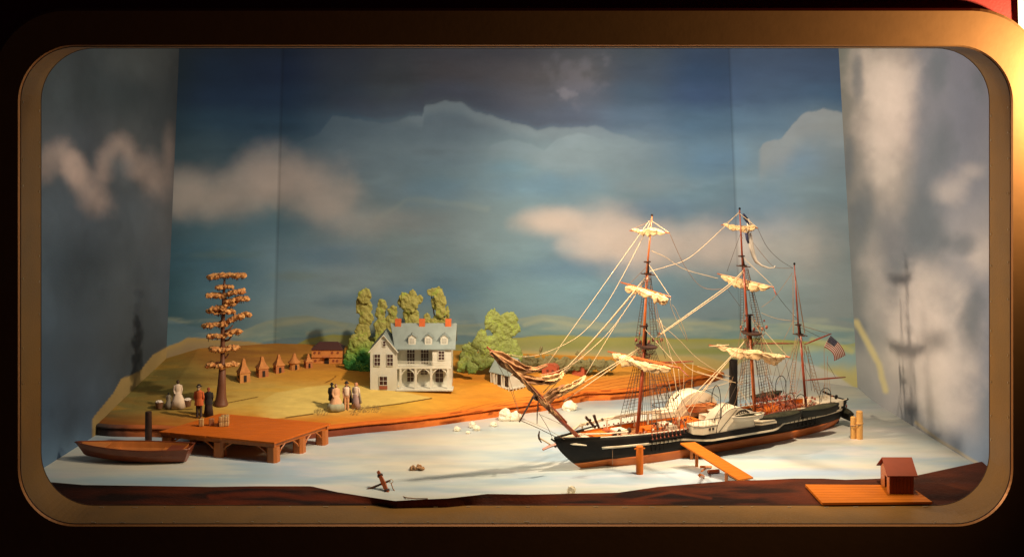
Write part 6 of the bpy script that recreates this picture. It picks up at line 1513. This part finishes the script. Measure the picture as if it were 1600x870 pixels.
# iron davits: tall hoops
def hoop(x0, yb0, xm, yt, x1, yb1, b, r=.0009):
    p0, p1, p2 = Lb(x0, yb0, b), Lb(xm, yt, b), Lb(x1, yb1, b); h_ = (p1.z - max(p0.z, p2.z)) * .55; c = (p0 + p2) / 2; rx = (p2 - p0).length / 2; zc = p1.z - rx
    pts = [p0] + [Vector((c.x + (p0.x - c.x) * math.cos(q), c.y + (p0.y - c.y) * math.cos(q), zc + rx * math.sin(q))) for q in [math.pi * i / 12 for i in range(13)]] + [p2]
    B().tube(pts, r, 6).build('davit', blackm, ship, smooth=True)
for a in ((1112, 625, 1118, 602, 1126, 672, .098), (1070, 607, 1077, 593, 1084, 612, -.08), (1041, 625, 1050, 600, 1060, 612, -.05), (1127, 652, 1138, 628, 1149, 645, .098), (1212, 622, 1219, 587, 1228, 640, .045), (1228, 632, 1234, 614, 1241, 632, .055), (1243, 634, 1249, 616, 1258, 628, .055), (1281, 636, 1289, 606, 1298, 634, .055), (1031, 620, 1037, 602, 1044, 640, -.05)): hoop(*a)
m = B(); q = [Lb(x, y, -.05) for x, y in ((1150, 600), (1165, 596), (1178, 600))]
# stern: quarter rails, stern davit beams, netting heap of rope coils amidships
B().tube([pos(.77, .02, .083), Lb(1303, 634, .01), Lb(1325, 623, .01)], [.0036, .0034, .0028], 7).build('stern_davit', blackm, ship); B().tube([pos(.77, -.03, .083), Lb(1322, 628, -.04)], [.003, .0026], 7).build('stern_davit', blackm, ship)
B().tube([Lb(1322, 624, .01), Lb(1323, 645, .01)], .0007, 5).build('boat_fall', roped, ship); B().blob(Lb(1322.5, 634, .01), (.002, .002, .004), .2, nu=8, nv=6).build('block', deade, ship)
for i in range(95):
    x = rs.uniform(1184, 1242); y = rs.uniform(622, 648) - (x - 1184) * .08; b_ = rs.uniform(-.02, .05); q = Lb(x, y, b_)
    if i < 52: B().blob(q, (.0034, .0030, .0040), .4, 3, 7, 5, seed=i).build('block', deade, ship)
m = B()
for i in range(140):
    x = rs.uniform(1180, 1248); y = rs.uniform(615, 650) - (x - 1184) * .08; b_ = rs.uniform(-.02, .055); q = Lb(x, y, b_); d_ = Vector((rs.uniform(-1, 1), rs.uniform(-.5, .5), rs.uniform(-.6, 1.2))) * .010; m.tube([q - d_, q + d_], .0007, 4)
o = m.build('rigging_tackle', deade, ship); o['kind'] = 'stuff'
for i in range(26):
    x = rs.uniform(1016, 1078); y = rs.uniform(655, 682) - (x - 1016) * .1; q = Lb(x, y, rs.uniform(-.01, .045)); B().blob(q, (.0028, .0024, .0042), .4, 3, 7, 5, seed=i + 70).build('block', deade if i % 3 else white, ship)
for i in range(22):
    x = rs.uniform(1240, 1300); y = rs.uniform(622, 640) - (x - 1240) * .08; q = Lb(x, y, rs.uniform(-.02, .04)); B().blob(q, (.0036, .003, .0034), .5, 3, 7, 5, seed=i + 170).build('deck_gear', deade if i % 4 else white, ship)
m = B(); 
for i in range(9): q0, q1 = Lb(1240 + i * 3, 640 - i * .4, .03), Lb(1246 + i * 3, 630 - i * .4, .0); m.tube([q0, q1], .0008, 4)
m.build('grating', roped, ship)
for i in range(8): q = Lb(1274 + i * 3.6, 636 - i * 1.2, .052); B().tube([q, q + Vector((0, 0, -.010))], .0008, 4).build('stanchion', blackm, ship)
B().tube([Lb(1222, 641, .052), Lb(1262, 637, .052), Lb(1302, 627, .045)], .0018, 6).build('quarter_rail', white, ship)
dbox(.742, 0, dz(.74), .075, .07, .016, white, 'poop_house')
# gun ports / stanchions below the rail aft
for i in range(14): 
    a = .60 + i * .013; B().box(pos(a, halfbeam(a) + .001, .0545), (.0045, .0016, .006)).build('port_lid', white if i % 2 else blackm, ship)
# rudder
B().prism([pos(.775, .0015, .002), pos(.795, .0015, .004), pos(.806, .0015, .055), pos(.780, .0015, .055)], (0, .003, 0)).build('rudder', wood_dk, ship)
# hanging hose / chain at the bow
rope([(957, 702, .058), (957, 726, .055)], .0008, ropeb); B().lathe((0, 0, 0), [(.0022, -.0008), (.0022, .0008)], 10).build('hawse_pipe', dark, ship).location = Lb(957, 702, .057)

# --- things hung on the ship (each its own thing)
grn = mat('dark_green_canvas', (0.022, 0.023, 0.014), 0.85, col2=(0.045, 0.044, 0.026), nscale=40, bump=.9, bscale=110, spec=.12); gboat = mat('boat_black_green', (0.014, 0.015, 0.012), 0.5, spec=.2); brb = mat('boat_orange_inside', (.52, .18, .05), .5)
def s2w(p): p = Vector(p); c, s = math.cos(SA_), math.sin(SA_); return Vector((S0x + p.x * c - p.y * s, S0y - CD + p.x * s + p.y * c, p.z))
def ships_boat(label, p, Ln, Bm, H, rz=0.0, hull=gboat, inside=gboat, cover=None, flip=False, pitch=0.0):
    t = thing('ships_boat', label, 'boat', s2w(p), SA_ + rz, "ship's boats carried on the steamship"); t.rotation_euler = (0, pitch, SA_ + rz)
    rowboat(t, Ln, Bm, H, hull, inside, thick=.0012, transom=.45, seats=cover is None, cover=cover); return t
q1 = Lb(1281, 641, .082); ships_boat('dark green covered boat hung under the stern rail, nearest the ship stern on this side', Vector((q1.x, q1.y, q1.z - .013)), .104, .034, .019, 0, cover=grn, pitch=-.06)
q2 = Lb(1220, 653, .086); ships_boat('dark covered boat slung between the paddle box and the aftmost side boat', Vector((q2.x, q2.y, q2.z - .013)), .112, .034, .019, 0, cover=grn, pitch=-.04)
q3 = Lb(1169, 653, .112); ships_boat('green-grey open boat resting on the aft slope of the near paddle box', Vector((q3.x, q3.y, q3.z - .006)), .082, .026, .012, 0, hull=white, inside=grn, pitch=-.02)
q4 = Lb(1198, 621, -.07); ships_boat('dark pointed boat on the far side behind the main shrouds', Vector((q4.x, q4.y, q4.z - .008)), .085, .028, .015, math.pi, hull=gboat, inside=gboat, cover=grn)
q5 = Lb(1316, 646, .0); ships_boat('dark green boat hanging crosswise under the stern davits', Vector((q5.x + .004, q5.y, q5.z - .010)), .085, .030, .018, -math.pi / 2 - .35, cover=grn, hull=gboat)
q6 = Lb(1095, 636, -.030); ships_boat('orange open boat resting on chocks between the two paddle boxes', Vector((q6.x, q6.y, q6.z - .012)), .075, .03, .016, 0, hull=brb, inside=brb)
# bow anchor
t = thing('bow_anchor', 'pale anchor with a red-brown wooden stock hanging off the ship bow', 'anchor', s2w(Lb(856, 688, .03))); t.rotation_euler = (0, 0, SA_)
def rel(px, py, b=.03): return Lb(px, py, b) - Lb(856, 688, .03)
B().tube([rel(843, 684), rel(860, 694)], .0018, 6).build('shank', ropel, t); B().tube([rel(843, 673), rel(841.5, 680), rel(843, 686), rel(846, 691)], [.0012, .0022, .0022, .0011], 6).build('arm', wood_dk, t)
B().tube([rel(848, 702), rel(858, 697), rel(868, 694)], [.0030, .0038, .0034], 4).build('stock', wood_red, t); B().blob(rel(868, 697), (.003, .003, .003), .2, nu=8, nv=6).build('ring', wood_dk, t)
# ensign on the mizzen gaff
def flagmat(name, build):
    m = bpy.data.materials.new(name); m.use_nodes = True; build(m.node_tree, m.node_tree.nodes, m.node_tree.links, m.node_tree.nodes['Principled BSDF']); return m
fl = thing('ensign', 'striped red and white ensign with a starry navy canton flying from the mizzen gaff', 'flag', s2w(Lb(1298, 524))); fl.rotation_euler = (0, 0, SA_)
fo_ = Lb(1298, 524)
corn = {'ht': (1297.5, 524), 'hb': (1288.8, 542), 'ft': (1320, 555), 'fb': (1304, 564)}
def fpt(u, v):      # u along the fly, v down the hoist
    ht, hb_, ft, fb_ = [Vector(Lb(*corn[k], .004)) for k in ('ht', 'hb', 'ft', 'fb')]
    a = ht.lerp(ft, u); b = hb_.lerp(fb_, u); p = a.lerp(b, v)
    p += Vector((.006 * math.sin(u * math.pi) * (1 if True else 0), .0030 * math.sin(u * 5.5 + v * 1.2), .0045 * math.sin(u * math.pi)))
    return p - fo_
redf, whf, nav = mat('flag_red', (.36, .03, .025), .8), mat('flag_white', (.74, .66, .56), .8), mat('flag_navy', (.03, .035, .09), .8)
def fpatch(u0, u1, v0, v1, mm, name, off=0.0, nu_=16):
    rows = [[fpt(u0 + (u1 - u0) * i / nu_, v0 + (v1 - v0) * j / 3) + Vector((0, -off, 0)) for j in range(4)] for i in range(nu_ + 1)]
    o = B().loft(rows, closed=False, cap=False).build(name, mm, fl, smooth=True, recalc=False); sd = o.modifiers.new('s', 'SOLIDIFY'); sd.thickness = .0004; sd.offset = 0; return o
for k in range(13): fpatch(0, 1, k / 13, (k + 1) / 13, redf if k % 2 == 0 else whf, 'stripe')
ca_ = fpatch(0, .42, 0, 7 / 13, nav, 'canton', .0006)
m = B()
for r_ in range(5):
    for c_ in range(6):
        p = fpt(.04 + .066 * c_ + (.0 if r_ % 2 else .01), .05 + .105 * r_) + Vector((0, -.0010, 0)); n5 = [p + Vector((.0009 * (1 if k % 2 == 0 else .42) * math.cos(math.pi * k / 5), 0, .0009 * (1 if k % 2 == 0 else .42) * math.sin(math.pi * k / 5))) for k in range(10)]
        m.prism(n5, (0, -.0002, 0))
o = m.build('star_field', whf, ca_)
# pennant on the main mast
pn = thing('pennant', 'long navy and white pennant trailing from the main mast head', 'flag', s2w(Lb(1161, 334))); pn.rotation_euler = (0, 0, SA_); p0_ = Lb(1161, 334)
def ribbon(pts, wds, mm, name):
    rows = []; n_ = len(pts)
    for i in range(n_):
        x, y = pts[i]; x2, y2 = pts[min(i + 1, n_ - 1)]; x0, y0 = pts[max(i - 1, 0)]; dx, dy = x2 - x0, y2 - y0; l_ = math.hypot(dx, dy); nx_, ny_ = -dy / l_ * wds[i] / 2, dx / l_ * wds[i] / 2
        rows.append([Lb(x + nx_, y + ny_, .006) - p0_, Lb(x, y, .0085) - p0_, Lb(x - nx_, y - ny_, .006) - p0_])
    o = B().loft(rows, closed=False, cap=False).build(name, mm, pn, smooth=True, recalc=False); sd = o.modifiers.new('s', 'SOLIDIFY'); sd.thickness = .0005
ribbon([(1161, 334), (1164, 340), (1170, 348), (1171, 354)], [3, 6, 6, 5], nav, 'hoist'); ribbon([(1168, 342), (1171, 350), (1171, 362)], [4, 8, 8], whf, 'bunting')
ribbon([(1166, 364), (1168, 374), (1170, 380)], [5, 5, 4], nav, 'bunting'); ribbon([(1171, 364), (1174, 385), (1177, 398), (1181, 408), (1190, 415), (1202, 419), (1210, 418), (1211, 415)], [6, 7.5, 6.5, 5, 2.5, 1.6, 1.4, 1.2], whf, 'tail')
for o in list(ship.children):
    pass
